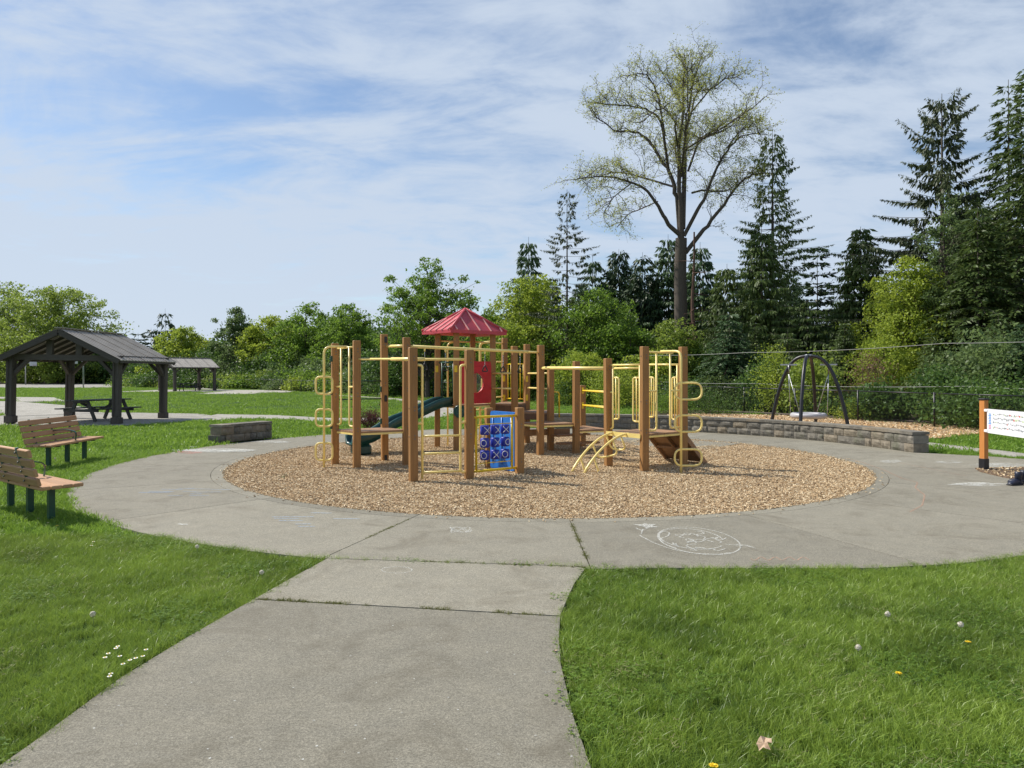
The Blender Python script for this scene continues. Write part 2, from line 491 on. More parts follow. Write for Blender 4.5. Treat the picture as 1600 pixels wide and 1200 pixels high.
class MB:
    """collects shapes into one mesh object"""
    def __init__(self): self.v = []; self.f = []; self.s = []

    def add(self, vs, fs, smooth=False):
        b = len(self.v)
        self.v += [tuple(p) for p in vs]
        self.f += [tuple(i + b for i in f) for f in fs]
        self.s += [smooth] * len(fs)
        return self

    def box(self, c, size, rz=0.0, mat=None, bev=0.0):
        hx, hy, hz = (s / 2 for s in size)
        m = mat or Matrix.Rotation(rz, 3, 'Z')
        if not bev:
            pts = [(sx_ * hx, sy_ * hy, sz_ * hz) for sz_ in (-1, 1) for sy_ in (-1, 1) for sx_ in (-1, 1)]
            fs = [(0, 2, 3, 1), (4, 5, 7, 6), (0, 1, 5, 4), (2, 6, 7, 3), (0, 4, 6, 2), (1, 3, 7, 5)]
        else:
            e = min(bev, hx * 0.9, hy * 0.9, hz * 0.9)
            pts = []
            for z, k in ((-hz, e), (-hz + e, 0), (hz - e, 0), (hz, e)):
                X, Y = hx - k, hy - k
                pts += [(-X + e * (k == 0), -Y, z), (X - e * (k == 0), -Y, z), (X, -Y + e * (k == 0), z), (X, Y - e * (k == 0), z),
                        (X - e * (k == 0), Y, z), (-X + e * (k == 0), Y, z), (-X, Y - e * (k == 0), z), (-X, -Y + e * (k == 0), z)]
            fs = [tuple(range(7, -1, -1)), tuple(range(24, 32))]
            for r_ in range(3):
                for i in range(8):
                    j = (i + 1) % 8
                    fs.append((r_ * 8 + i, r_ * 8 + j, r_ * 8 + 8 + j, r_ * 8 + 8 + i))
        C = Vector(c)
        return self.add([C + m @ Vector(p) for p in pts], fs)

    def bar(self, a, b, w, h, up=(0, 0, 1)):
        """rectangular bar from a to b, w across, h along up"""
        a, b = Vector(a), Vector(b)
        d = (b - a); L = d.length; d.normalize()
        u = Vector(up); s = d.cross(u)
        if s.length < 1e-4: s = d.cross(Vector((1, 0, 0)))
        s.normalize(); u = s.cross(d).normalized()
        m = Matrix((d, s, u)).transposed()
        return self.box((a + b) / 2, (L, w, h), mat=m)

    def tube(self, pts, r, n=8, closed=False, caps=True):
        P = [Vector(p) for p in pts]
        k = len(P)
        rr = r if isinstance(r, (list, tuple)) else [r] * k
        T = []
        for i in range(k):
            if closed: t = P[(i + 1) % k] - P[i - 1]
            else: t = P[min(i + 1, k - 1)] - P[max(i - 1, 0)]
            T.append(t.normalized() if t.length > 1e-9 else Vector((0, 0, 1)))
        up = Vector((0, 0, 1)) if abs(T[0].z) < 0.9 else Vector((1, 0, 0))
        u = T[0].cross(up).normalized()
        vs = []
        for i in range(k):
            u = (u - T[i] * u.dot(T[i]))
            if u.length < 1e-6: u = T[i].cross(Vector((0.3, 0.9, 0.1)))
            u.normalize(); w = T[i].cross(u)
            for j in range(n):
                a = 2 * math.pi * j / n
                vs.append(P[i] + (u * math.cos(a) + w * math.sin(a)) * rr[i])
        fs = []
        for i in range(k if closed else k - 1):
            i2 = (i + 1) % k
            for j in range(n):
                j2 = (j + 1) % n
                fs.append((i * n + j, i * n + j2, i2 * n + j2, i2 * n + j))
        b = len(self.v)
        self.add(vs, fs, True)
        if caps and not closed:
            self.f.append(tuple(b + j for j in range(n - 1, -1, -1))); self.s.append(False)
            self.f.append(tuple(b + (k - 1) * n + j for j in range(n))); self.s.append(False)
        return self

    def prism(self, poly, z0, z1):
        n = len(poly)
        vs = [(x, y, z0) for x, y in poly] + [(x, y, z1) for x, y in poly]
        fs = [tuple(range(n - 1, -1, -1)), tuple(range(n, 2 * n))]
        fs += [(i, (i + 1) % n, n + (i + 1) % n, n + i) for i in range(n)]
        return self.add(vs, fs)

    def mesh(self, name):
        me = bpy.data.meshes.new(name)
        me.from_pydata(self.v, [], self.f)
        me.polygons.foreach_set('use_smooth', self.s)
        me.update()
        return me

    def build(self, name, mat, parent=None, local=False):
        if parent is not None and not local:
            o = origin(parent)
            self.v = [(x - o.x, y - o.y, z - o.z) for x, y, z in self.v]
        return link_mesh(name, self.mesh(name), mat, parent)


def fillet(pts, rad, seg=5, closed=False):
    """round the corners of a polyline"""
    P = [Vector(p) for p in pts]
    out = []
    n = len(P)
    for i in range(n):
        if not closed and i in (0, n - 1):
            out.append(P[i]); continue
        a, b, c = P[i - 1], P[i], P[(i + 1) % n]
        da, dc = (a - b), (c - b)
        r = min(rad, da.length * 0.49, dc.length * 0.49)
        p, q = b + da.normalized() * r, b + dc.normalized() * r
        for k in range(seg + 1):
            t = k / seg
            out.append(p * (1 - t) ** 2 + b * 2 * t * (1 - t) + q * t * t)
    return out


def copy_tree(o, parent=None):
    c = o.copy(); COL.objects.link(c)
    if parent is not None: c.parent = parent
    for ch in list(o.children): copy_tree(ch, c)
    return c


def in_poly(X, Y, poly):
    inside = np.zeros(X.shape, bool)
    n = len(poly)
    for i in range(n):
        x1, y1 = poly[i]; x2, y2 = poly[(i + 1) % n]
        c = ((y1 > Y) != (y2 > Y))
        with np.errstate(divide='ignore', invalid='ignore'):
            xi = (x2 - x1) * (Y - y1) / (y2 - y1 + 1e-12) + x1
        inside ^= c & (X < xi)
    return inside


def scatter(name, pts, rots, scl, sources, mat=None, label=None):
    """instances small source meshes on given points; the result is one object"""
    me = bpy.data.meshes.new(name)
    n = len(pts)
    me.vertices.add(n); me.vertices.foreach_set('co', np.asarray(pts, np.float32).ravel())
    a = me.attributes.new('rot', 'FLOAT_VECTOR', 'POINT'); a.data.foreach_set('vector', np.asarray(rots, np.float32).ravel())
    a = me.attributes.new('scl', 'FLOAT', 'POINT'); a.data.foreach_set('value', np.asarray(scl, np.float32))
    a = me.attributes.new('pick', 'INT', 'POINT'); a.data.foreach_set('value', RNG.integers(0, len(sources), n).astype(np.int32))
    o = link_mesh(name, me, mat)
    ng = bpy.data.node_groups.new(name + '_nodes', 'GeometryNodeTree')
    ng.interface.new_socket('Geometry', in_out='INPUT', socket_type='NodeSocketGeometry')
    ng.interface.new_socket('Geometry', in_out='OUTPUT', socket_type='NodeSocketGeometry')
    gi = ng.nodes.new('NodeGroupInput'); go = ng.nodes.new('NodeGroupOutput')
    iop = ng.nodes.new('GeometryNodeInstanceOnPoints')
    join = ng.nodes.new('GeometryNodeJoinGeometry')
    for s in reversed(sources):
        oi = ng.nodes.new('GeometryNodeObjectInfo'); oi.inputs['Object'].default_value = s
        oi.inputs['As Instance'].default_value = True
        ng.links.new(oi.outputs['Geometry'], join.inputs[0])
    ng.links.new(gi.outputs[0], iop.inputs['Points'])
    ng.links.new(join.outputs[0], iop.inputs['Instance'])
    iop.inputs['Pick Instance'].default_value = True

    def attr(nm, t):
        x = ng.nodes.new('GeometryNodeInputNamedAttribute'); x.data_type = t
        x.inputs['Name'].default_value = nm
        return x.outputs['Attribute']
    ng.links.new(attr('pick', 'INT'), iop.inputs['Instance Index'])
    e2r = ng.nodes.new('FunctionNodeEulerToRotation')
    ng.links.new(attr('rot', 'FLOAT_VECTOR'), e2r.inputs[0])
    ng.links.new(e2r.outputs[0], iop.inputs['Rotation'])
    ng.links.new(attr('scl', 'FLOAT'), iop.inputs['Scale'])
    ng.links.new(iop.outputs[0], go.inputs[0])
    md = o.modifiers.new('scatter', 'NODES'); md.node_group = ng
    props(o, label, kind='stuff')
    return o


def source(name, me, mat):
    me.materials.append(mat)
    return bpy.data.objects.new(name, me)


# ------------------------------------------------------------------ the ground and its paving
CX, CY = 0.62, 14.35            # centre of the round play area
R_IN, R_OUT = 5.93, 8.10


def struct(name, mb, mat, parent=None):
    o = mb.build(name, mat, parent)
    if parent is None: o['kind'] = 'structure'
    return o


struct('lawn_ground', MB().add([(-700, -60, -0.03), (700, -60, -0.03), (700, 1300, -0.03), (-700, 1300, -0.03)], [(0, 1, 2, 3)]), M['lawn'])

# outer edge of the paving on its right hand side, where another walk joins
EDGE = [(-1.70, 6.61), (0.66, 6.33), (1.7, 6.27), (3.1, 6.27), (4.0, 6.42), (4.9, 6.75), (6.2, 7.4), (9, 8.7), (16, 11.2), (17, 13.2), (10.2, 14.25), (9.9, 14.75), (8.75, 15.45)]


def r_out(a):
    a = (a + math.pi) % (2 * math.pi) - math.pi
    dx, dy = math.cos(a), math.sin(a)
    best = None; first = None
    for (x1, y1), (x2, y2) in zip(EDGE[:-1], EDGE[1:]):
        ex, ey = x2 - x1, y2 - y1
        den = dx * ey - dy * ex
        if abs(den) < 1e-9: continue
        t = ((x1 - CX) * ey - (y1 - CY) * ex) / den
        u = ((x1 - CX) * dy - (y1 - CY) * dx) / den
        if -1e-6 <= u <= 1 + 1e-6 and t > 0:
            if (x1, y1) == EDGE[0]: return t
            best = t if best is None else max(best, t)
    return max(R_OUT, best) if best else R_OUT


ring_base_pts = [(CX + (r_out(a) - 0.02) * math.cos(a), CY + (r_out(a) - 0.02) * math.sin(a)) for a in np.linspace(-math.pi, math.pi, 241)[:-1]]
PATH_L = [(-2.25, -8), (-2.26, 2.6), (-2.21, 3.3), (-2.19, 4.0), (-2.1, 4.6), (-1.95, 5.4), (-1.82, 6.05), (-1.70, 6.60)]
PATH_R = [(0.42, -8), (0.40, 2.6), (0.34, 3.1), (0.30, 3.6), (0.285, 4.2), (0.30, 4.6), (0.34, 5.06), (0.50, 5.8), (0.66, 6.33)]
PATH_POLY = PATH_L + PATH_R[::-1]

base = MB()
inner = [(CX + (R_IN - 0.03) * math.cos(a), CY + (R_IN - 0.03) * math.sin(a)) for a in np.linspace(-math.pi, math.pi, 241)[:-1]]
nb = 240
base.add([(x, y, -0.022) for x, y in inner] + [(x, y, -0.022) for x, y in ring_base_pts],
         [(i, nb + i, nb + (i + 1) % nb, (i + 1) % nb) for i in range(nb)])
ring = struct('round_walkway', base, M['joint'])
path = struct('footpath', MB().add([(x, y, -0.026) for x, y in PATH_POLY], [tuple(range(len(PATH_POLY)))][::1]), M['joint'])

SLAB_T = 0.0
joint_angles = [-107, -89.5, -69, -50, -31, -11, 9] + list(range(29, 240, 20))
joint_angles = sorted(joint_angles)
angs = joint_angles + [joint_angles[0] + 360]
for a0, a1 in zip(angs[:-1], angs[1:]):
    g = 0.006
    m = MB(); k = 12
    for (nm, ri, ro) in (('edge_band', R_IN, 6.13), ('slab', 6.138, None)):
        m = MB(); vs = []
        for i in range(k + 1):
            a = R(a0 + (a1 - a0) * i / k)
            for which in (0, 1):
                rr = ri if which == 0 else (ro if ro else r_out(a))
                da = (g / rr) * (1 if i == 0 else (-1 if i == k else 0))
                x, y = CX + rr * math.cos(a + da), CY + rr * math.sin(a + da)
                vs += [(x, y, SLAB_T), (x, y, SLAB_T - 0.12)]
        fs = []
        for i in range(k):
            b0, b1 = i * 4, i * 4 + 4
            fs += [(b0, b0 + 2, b1 + 2, b1), (b0, b1, b1 + 1, b0 + 1), (b0 + 2, b0 + 3, b1 + 3, b1 + 2)]
        fs += [(0, 1, 3, 2), (k * 4, k * 4 + 2, k * 4 + 3, k * 4 + 1)]
        m.add(vs, fs).build(nm, M['concrete'], ring)


def clip_band(L, Rr, y0l, y0r, y1l, y1r):
    def at(pl, y):
        for (xa, ya), (xb, yb) in zip(pl[:-1], pl[1:]):
            if ya <= y <= yb: return xa + (xb - xa) * (y - ya) / (yb - ya)
        return pl[-1][0]
    lo = [(at(L, y0l), y0l)] + [p for p in L if y0l < p[1] < y1l] + [(at(L, y1l), y1l)]
    ro = [(at(Rr, y0r), y0r)] + [p for p in Rr if y0r < p[1] < y1r] + [(at(Rr, y1r), y1r)]
    return lo[::-1] + ro


bands = [(-8, -8, 1.0, 0.9), (1.02, 0.92, 5.40, 5.02), (5.42, 5.04, 6.595, 6.315)]
for y0l, y0r, y1l, y1r in bands:
    MB().prism(clip_band(PATH_L, PATH_R, y0l, y0r, y1l, y1r), -0.12, SLAB_T).build('slab', M['concrete'], path)

# wood chip floor of the play area, slightly uneven
def chip_z(x, y):
    d = math.hypot(x - CX, y - CY)
    f = min(1.0, max(0.0, (R_IN - .15 - d) / .8))
    return -0.014 + f * (0.030 * mnoise.noise(Vector((x * .9, y * .9, 0))) + 0.012 * mnoise.noise(Vector((x * 3.2, y * 3.2, 3))))


m = MB(); vs = [(CX, CY, 0.0)]; fs = []
rings, segs = 30, 96
for i in range(1, rings + 1):
    rr = (R_IN + 0.0) * i / rings
    for j in range(segs):
        a = 2 * math.pi * j / segs
        x, y = CX + rr * math.cos(a), CY + rr * math.sin(a)
        z = chip_z(x, y)
        if i >= rings - 1: z = -0.014 - 0.008 * (i == rings)
        vs.append((x, y, z))
for j in range(segs): fs.append((0, 1 + j, 1 + (j + 1) % segs))
for i in range(rings - 1):
    for j in range(segs):
        a, b = 1 + i * segs + j, 1 + i * segs + (j + 1) % segs
        fs.append((a, a + segs, b + segs, b))
struct('wood_chip_floor', m.add(vs, fs, True), M['chips'])

# concrete ramp into the chips at the back right
m = MB()
m.add([(3.0, 19.85, 0.004), (5.55, 17.45, 0.004), (4.45, 16.35, -0.012), (3.0, 17.0, -0.012), (2.6, 18.9, 0.0)], [(0, 4, 3, 2, 1)])
struct('access_ramp', m, M['concrete'])

# slab under the shelter and the far paths
PAD1 = [(-21.5, 25.2), (-18, 23.7), (-15, 23.15), (-12.8, 23.3), (-11.9, 24.6), (-11.4, 26.4), (-11.6, 28.3), (-13.2, 30.6), (-17, 31.5), (-20.5, 30.6)]
P_MAIN = [(-11.8, 25.8), (-9.6, 27.3), (-6.9, 25.6), (-5.2, 25.2), (-3.6, 26.4), (-2.6, 28.8), (-2.1, 32), (-2.3, 36), (-4.2, 42), (-8.3, 50), (-16, 60), (-23.5, 67.5), (-24.5, 67),
          (-17.2, 58.8), (-9.8, 49.3), (-5.8, 41), (-4.0, 36), (-3.9, 32.5), (-4.3, 29.8), (-5.4, 27.6), (-7.0, 27.5), (-9.6, 29.4), (-12.4, 30.2)]
P_MAIN = P_MAIN[:13] + [(-24.5, 68.6), (-17.4, 61.2), (-9.9, 50.9), (-5.9, 43), (-4.0, 36.4), (-3.9, 32.5), (-4.3, 29.8), (-5.4, 27.6), (-7.0, 27.5), (-9.6, 29.4), (-12.4, 30.2)]
PAD2 = [(-37.5, 67), (-27.5, 68), (-27.0, 60.5), (-22.6, 59.5), (-20.6, 66), (-21.6, 72.5), (-27, 75), (-37, 76)]
P_LEFT = [(-20.0, 28.6), (-24.5, 33.5), (-32, 39), (-45, 44), (-45, 49), (-30, 43.6), (-22.5, 37.2), (-17.6, 31.0)]
P_LEFT2 = [(-30, 43.2), (-33.6, 48.5), (-45, 51), (-45, 53.8), (-33, 51.6), (-27.6, 44.4)]
COURT = [(-110, 86), (-51, 87), (-46, 93), (-60, 118), (-130, 122)]
P_FAR = [(-46, 93), (-34, 78), (-30, 76), (-33, 80), (-46, 98)]
WALK_R = [(9.75, 17.05), (10.15, 14.9), (10.9, 13.2), (13.5, 9.0), (14.3, 9.4), (11.8, 13.6), (11.0, 15.3), (10.35, 17.75), (10.0, 18.0)]
for nm, poly, mt in (('shelter_pad', PAD1, 'concrete_pale'), ('winding_path', P_MAIN, 'concrete_pale'), ('far_shelter_pad', PAD2, 'concrete_pale'),
                     ('left_path', P_LEFT, 'concrete_pale'), ('left_side_path', P_LEFT2, 'concrete_pale'), ('ball_court', COURT, 'concrete_pale'), ('court_path', P_FAR, 'concrete_pale'),
                     ('narrow_sidewalk', WALK_R, 'concrete_pale')):
    k = {'winding_path': 0.004, 'left_side_path': 0.008, 'court_path': 0.008, 'far_shelter_pad': 0.008}.get(nm, 0.0)
    if nm == 'left_path': k = 0.012
    struct(nm, MB().prism(poly, -0.05, k), M[mt])

SWING_BED = [(5.2, 23.0), (6.4, 29.5), (8.2, 30.8), (11.0, 29.0), (14.8, 22.9), (15.3, 21.2), (13.3, 20.3), (10.5, 18.35), (9.6, 17.6), (8.9, 18.0), (8.2, 19.6), (7.3, 21.2)]
struct('swing_chip_bed', MB().prism(SWING_BED, -0.05, 0.012), M['orange_chips'])
SIGN_BED = [(8.30, 12.85), (9.3, 12.95), (11.5, 12.6), (11.5, 9.9), (8.5, 10.3), (8.12, 11.0), (8.05, 11.8), (8.10, 12.4)]
struct('sign_mulch_bed', MB().prism(SIGN_BED, -0.01, 0.014), M['mulch'])
SOIL = [(4.4, 23.4), (5.2, 31.5), (8.6, 34.5), (9.4, 32.0), (8.2, 30.7), (6.4, 29.4), (5.3, 23.2)]
struct('bare_soil_strip', MB().prism(SOIL, -0.05, 0.006), M['soil'])
FENCE = [(15.2, 16.5), (12.4, 25.7), (9.2, 34.7), (3.9, 43.0), (-2.0, 49.0), (-9.5, 56.0), (-20, 68.0), (-28, 78.5), (-44, 88), (-56, 100)]
FOREST = FENCE + [(-60, 116), (-130, 124), (-300, 130), (-300, 300), (300, 300), (300, -20), (40, -20)]
struct('forest_floor', MB().prism(FOREST, -0.05, -0.014), M['soil'])

HARD = [PATH_POLY, PAD1, P_MAIN, PAD2, P_LEFT, P_LEFT2, COURT, P_FAR, WALK_R, SWING_BED, SOIL, FOREST]
R_LUT_A = np.linspace(-math.pi, math.pi, 721)
R_LUT = np.array([r_out(a) for a in R_LUT_A])


def is_lawn(X, Y, grow=0.0):
    d = np.hypot(X - CX, Y - CY); a = np.arctan2(Y - CY, X - CX)
    ok = d > np.interp(a, R_LUT_A, R_LUT) + grow
    wall = ((a > R(6)) & (a < R(88))) | ((a > R(145.5)) & (a < R(157.5)))
    ok &= ~(wall & (d < 8.66))
    for p in HARD:
        ok &= ~in_poly(X, Y, p)
    return ok


# ------------------------------------------------------------------ grass, chips and moss
def tuft_mesh(name, n, rad, h0, h1, w, seed):
    r = np.random.default_rng(seed)
    V = []; F = []; T = []
    for i in range(n):
        a, q = r.uniform(0, 6.283), rad * math.sqrt(r.uniform(0, 1))
        bx, by = q * math.cos(a), q * math.sin(a)
        h = r.uniform(h0, h1); d = r.uniform(0, 6.283); lean = h * r.uniform(0.1, 1.25)
        fx, fy = math.cos(d), math.sin(d)
        s = r.uniform(0, 3.14); wx, wy = math.cos(s) * w / 2, math.sin(s) * w / 2
        b = len(V)
        mx, my, mz = bx + fx * lean * 0.35, by + fy * lean * 0.35, h * 0.6
        V += [(bx - wx, by - wy, 0), (bx + wx, by + wy, 0), (mx + wx * .8, my + wy * .8, mz), (mx - wx * .8, my - wy * .8, mz),
              (bx + fx * lean + wx * .15, by + fy * lean + wy * .15, h), (bx + fx * lean - wx * .15, by + fy * lean - wy * .15, h)]
        F += [(b, b + 1, b + 2, b + 3), (b + 3, b + 2, b + 4, b + 5)]
        t = r.uniform(0, 0.95) ** 1.5
        if r.uniform() < 0.05: t = 1.0
        T += [t, min(1, t + 0.12)]
    return arr_mesh(name, V, F, T)


near_src = [source('grass_tuft', tuft_mesh('grass_tuft', 24, 0.045, 0.030, 0.085, 0.0036, s), M['grass']) for s in range(5)]
mid_src = [source('grass_clump', tuft_mesh('grass_clump', 30, 0.11, 0.035, 0.075, 0.008, 20 + s), M['grass_far']) for s in range(4)]
far_src = [source('grass_patch', tuft_mesh('grass_patch', 40, 0.32, 0.03, 0.075, 0.02, 40 + s), M['grass_far']) for s in range(4)]


def lawn_points(x0, x1, y0, y1, dens, slope=0.80, margin=0.8, grow=0.0):
    n = int((x1 - x0) * (y1 - y0) * dens)
    X = RNG.uniform(x0, x1, n); Y = RNG.uniform(y0, y1, n)
    k = (np.abs(X) < slope * Y + margin) & is_lawn(X + RNG.normal(0, .03, n), Y + RNG.normal(0, .03, n), grow)
    return X[k], Y[k]


def lawn_scatter(name, X, Y, src, s0, s1, label):
    n = len(X)
    cl = np.array([mnoise.noise(Vector((x * 1.6, y * 1.6, 0))) + 0.6 * mnoise.noise(Vector((x * 5, y * 5, 7))) for x, y in zip(X, Y)])
    s = RNG.uniform(s0, s1, n) * (1 + 0.30 * cl)
    P = np.stack([X, Y, np.full(n, -0.03)], 1)
    rot = np.stack([RNG.normal(0, 0.12, n), RNG.normal(0, 0.12, n), RNG.uniform(0, 6.28, n)], 1)
    return scatter(name, P, rot, s, src, label=label)


X, Y = lawn_points(-8.5, 9, 2.3, 7.6, 950, margin=2.2, grow=-0.02)
lawn_scatter('near_grass', X, Y, near_src, 0.52, 0.92, 'short green lawn grass beside the path')


def weed_mesh(name, n, rad, size, seed, dry=False):
    r = np.random.default_rng(seed); V = []; F = []; T = []
    for i in range(n):
        a, q = r.uniform(0, 6.283), rad * math.sqrt(r.uniform(0, 1))
        c = Vector((q * math.cos(a), q * math.sin(a), r.uniform(.02, .05)))
        if dry:
            d = Vector((math.cos(a * 3), math.sin(a * 3), r.uniform(-.1, .5))) * r.uniform(.015, .04); w = Vector((-d.y, d.x, 0)).normalized() * .0012
            b = len(V); V += [c - w, c + w, c + d + w * .3, c + d - w * .3]; F.append((b, b + 1, b + 2, b + 3)); T.append(r.uniform(.3, 1))
            continue
        for k in range(3):
            t = a + k * 2.094; d = Vector((math.cos(t), math.sin(t), r.uniform(-.2, .3))) * size; w = Vector((-d.y, d.x, 0)) * .5
            b = len(V); V += [c, c + d * .6 + w, c + d, c + d * .6 - w]; F.append((b, b + 1, b + 2, b + 3)); T.append(r.uniform(.1, .9))
    return arr_mesh(name, V, F, T)


weed_src = [source('clover_patch', weed_mesh('clover_patch', 26, .09, .011, 60 + s), M['leaf_green']) for s in range(3)]
dry_src = [source('dry_blades', weed_mesh('dry_blades', 16, .07, 0, 80 + s, True), M['dry_grass']) for s in range(3)]
kk = np.array([mnoise.noise(Vector((x * .9, y * .9, 50))) > .12 for x, y in zip(X, Y)]) & (RNG.uniform(0, 1, len(X)) < .10)
n = int(kk.sum())
scatter('clover', np.stack([X[kk], Y[kk], np.full(n, -.03)], 1), np.stack([np.zeros(n), np.zeros(n), RNG.uniform(0, 6.28, n)], 1), RNG.uniform(.7, 1.2, n), weed_src, label='clover growing in patches in the near lawn')
kk = np.array([mnoise.noise(Vector((x * 1.3, y * 1.3, 90))) > .12 for x, y in zip(X, Y)]) & (RNG.uniform(0, 1, len(X)) < .045)
n = int(kk.sum())
scatter('dry_thatch', np.stack([X[kk], Y[kk], np.full(n, -.03)], 1), np.stack([np.zeros(n), np.zeros(n), RNG.uniform(0, 6.28, n)], 1), RNG.uniform(.7, 1.3, n), dry_src, label='dry tan blades among the near grass')
X, Y = lawn_points(-15, 16, 7.6, 15.5, 170, margin=2.5, grow=-0.01)
lawn_scatter('middle_grass', X, Y, mid_src, 0.8, 1.25, 'mown grass around the round walkway')
X, Y = lawn_points(-30, 22, 15.5, 34, 26)
lawn_scatter('back_grass', X, Y, far_src, 0.8, 1.25, 'mown grass beyond the play area')
X, Y = lawn_points(-70, 12, 34, 92, 3.2)
lawn_scatter('far_grass', X, Y, far_src, 0.9, 1.6, 'far open lawn by the shelters')


def chip_mesh(seed):
    r = random.Random(seed)
    L, W, T_ = r.uniform(.028, .05), r.uniform(.008, .016), r.uniform(.003, .006)
    m = MB()
    pts = []
    for z in (-T_, T_):
        pts += [(-L / 2, -W / 2 * r.uniform(.3, 1), z), (L / 2, -W / 2 * r.uniform(.4, 1), z), (L / 2 * r.uniform(.7, 1.1), W / 2, z), (-L / 2 * r.uniform(.7, 1.1), W / 2, z)]
    m.add(pts, [(3, 2, 1, 0), (4, 5, 6, 7), (0, 1, 5, 4), (1, 2, 6, 5), (2, 3, 7, 6), (3, 0, 4, 7)])
    return m.mesh('wood_chip')


chip_src = [source('wood_chip', chip_mesh(s), M['chip_piece']) for s in range(6)]
n = 190000
a = RNG.uniform(0, 6.283, n); q = (R_IN + 0.02) * np.sqrt(RNG.uniform(0, 1, n))
X, Y = CX + q * np.cos(a), CY + q * np.sin(a)
k = RNG.uniform(0, 1, n) < np.clip(1.5 - (Y - 8.4) / 9, 0.35, 1)
X, Y = X[k], Y[k]
# stray chips kicked out on the paving
ns = 260
a2 = RNG.uniform(-math.pi, math.pi, ns); q2 = R_IN + np.abs(RNG.normal(0, 0.11, ns))
X = np.concatenate([X, CX + q2 * np.cos(a2), RNG.uniform(3.0, 5.2, 260)]); Y = np.concatenate([Y, CY + q2 * np.sin(a2), RNG.uniform(16.6, 18.6, 260)])
n = len(X)
dd = np.hypot(X - CX, Y - CY)
Z = np.where(dd > R_IN, 0.006, RNG.uniform(0.004, 0.016, n) + np.array([chip_z(a_, b_) for a_, b_ in zip(X, Y)]))
scatter('loose_wood_chips', np.stack([X, Y, Z], 1), np.stack([RNG.normal(0, .35, n), RNG.normal(0, .35, n), RNG.uniform(0, 6.28, n)], 1), RNG.uniform(.45, .95, n), chip_src, label='tan wood chips covering the play area')
n = 16000
X, Y = RNG.uniform(5, 15.6, n), RNG.uniform(17.4, 31, n)
k = in_poly(X, Y, SWING_BED); X, Y = X[k], Y[k]; n = len(X)
scatter('orange_chip_litter', np.stack([X, Y, np.full(n, 0.02)], 1), np.stack([RNG.normal(0, .35, n), RNG.normal(0, .35, n), RNG.uniform(0, 6.28, n)], 1), RNG.uniform(1.3, 2.4, n), chip_src, label='orange wood chips under the nest swing')
n = 2600
X, Y = RNG.uniform(8, 11.5, n), RNG.uniform(9.9, 13, n)
k = in_poly(X, Y, SIGN_BED); X, Y = X[k], Y[k]; n = len(X)
scatter('mulch_litter', np.stack([X, Y, np.full(n, 0.02)], 1), np.stack([RNG.normal(0, .35, n), RNG.normal(0, .35, n), RNG.uniform(0, 6.28, n)], 1), RNG.uniform(.7, 1.4, n), chip_src[:3], label='bark mulch around the sign post')

moss_src = [source('moss_tuft', tuft_mesh('moss_tuft', 26, 0.022, 0.008, 0.024, 0.003, 70 + s), M['moss']) for s in range(3)]


def joint_line(p, q, n, spread):
    t = RNG.uniform(0, 1, n)
    keep = np.array([mnoise.noise(Vector((x * 5, p[1], 0))) > -0.12 for x in t * math.hypot(q[0] - p[0], q[1] - p[1])])
    t = t[keep]
    X = p[0] + (q[0] - p[0]) * t + RNG.normal(0, spread, len(t)); Y = p[1] + (q[1] - p[1]) * t + RNG.normal(0, spread, len(t))
    return X, Y


segs_ = [((-1.93, 5.415), (0.34, 5.04), 300, .010), ((-1.66, 6.61), (0.66, 6.30), 170, .005), ((CX + 8.1 * math.cos(R(-107)), CY + 8.1 * math.sin(R(-107))), (CX + 6.2 * math.cos(R(-107)), CY + 6.2 * math.sin(R(-107))), 130, .004),
         ((CX + 8.1 * math.cos(R(-89.5)), CY + 8.1 * math.sin(R(-89.5))), (CX + 6.2 * math.cos(R(-89.5)), CY + 6.2 * math.sin(R(-89.5))), 170, .006)]
J = [joint_line(*s) for s in segs_]
X = np.concatenate([j[0] for j in J]); Y = np.concatenate([j[1] for j in J]); n = len(X)
scatter('joint_weeds', np.stack([X, Y, np.full(n, -0.012)], 1), np.stack([np.zeros(n), np.zeros(n), RNG.uniform(0, 6.28, n)], 1), RNG.uniform(.7, 1.3, n), moss_src, label='low moss and weeds growing in the paving joints')


# ------------------------------------------------------------------ stone seat walls
def block_mesh(L, D, Hh, seed, rough=0.02, nx=5, nz=3):
    """split-faced block: rough front and rear, slightly pillowed edges"""
    r = random.Random(seed)
    vs = []; g = 0.007
    for side in (-1, 1):
        for iz in range(nz + 1):
            for ix in range(nx + 1):
                u, w = ix / nx, iz / nz
                edge = ix in (0, nx) or iz in (0, nz)
                x = -L / 2 + g + (L - 2 * g) * u; z = g / 2 + (Hh - g) * w
                off = (-0.016 if edge else r.uniform(-0.3, 1) * rough)
                vs.append((x, side * (D / 2 + off), z))
    w_ = nx + 1; half = w_ * (nz + 1)
    fs = []
    for iz in range(nz):
        for ix in range(nx):
            a = iz * w_ + ix
            fs.append((a, a + 1, a + 1 + w_, a + w_)); b = half + a
            fs.append((b, b + w_, b + 1 + w_, b + 1))
    fs.append(tuple(list(range(0, w_)) [::-1] + [half + i for i in range(w_)]))
    fs.append(tuple([nz * w_ + i for i in range(w_)] + [half + nz * w_ + i for i in range(w_)][::-1]))
    fs.append(tuple([i * w_ for i in range(nz + 1)] + [half + i * w_ for i in range(nz + 1)][::-1]))
    fs.append(tuple([nx + i * w_ for i in range(nz + 1)][::-1] + [half + nx + i * w_ for i in range(nz + 1)]))
    me = bpy.data.meshes.new('block'); me.from_pydata(vs, [], fs); me.update()
    me.materials.append(M['stone'])
    return me


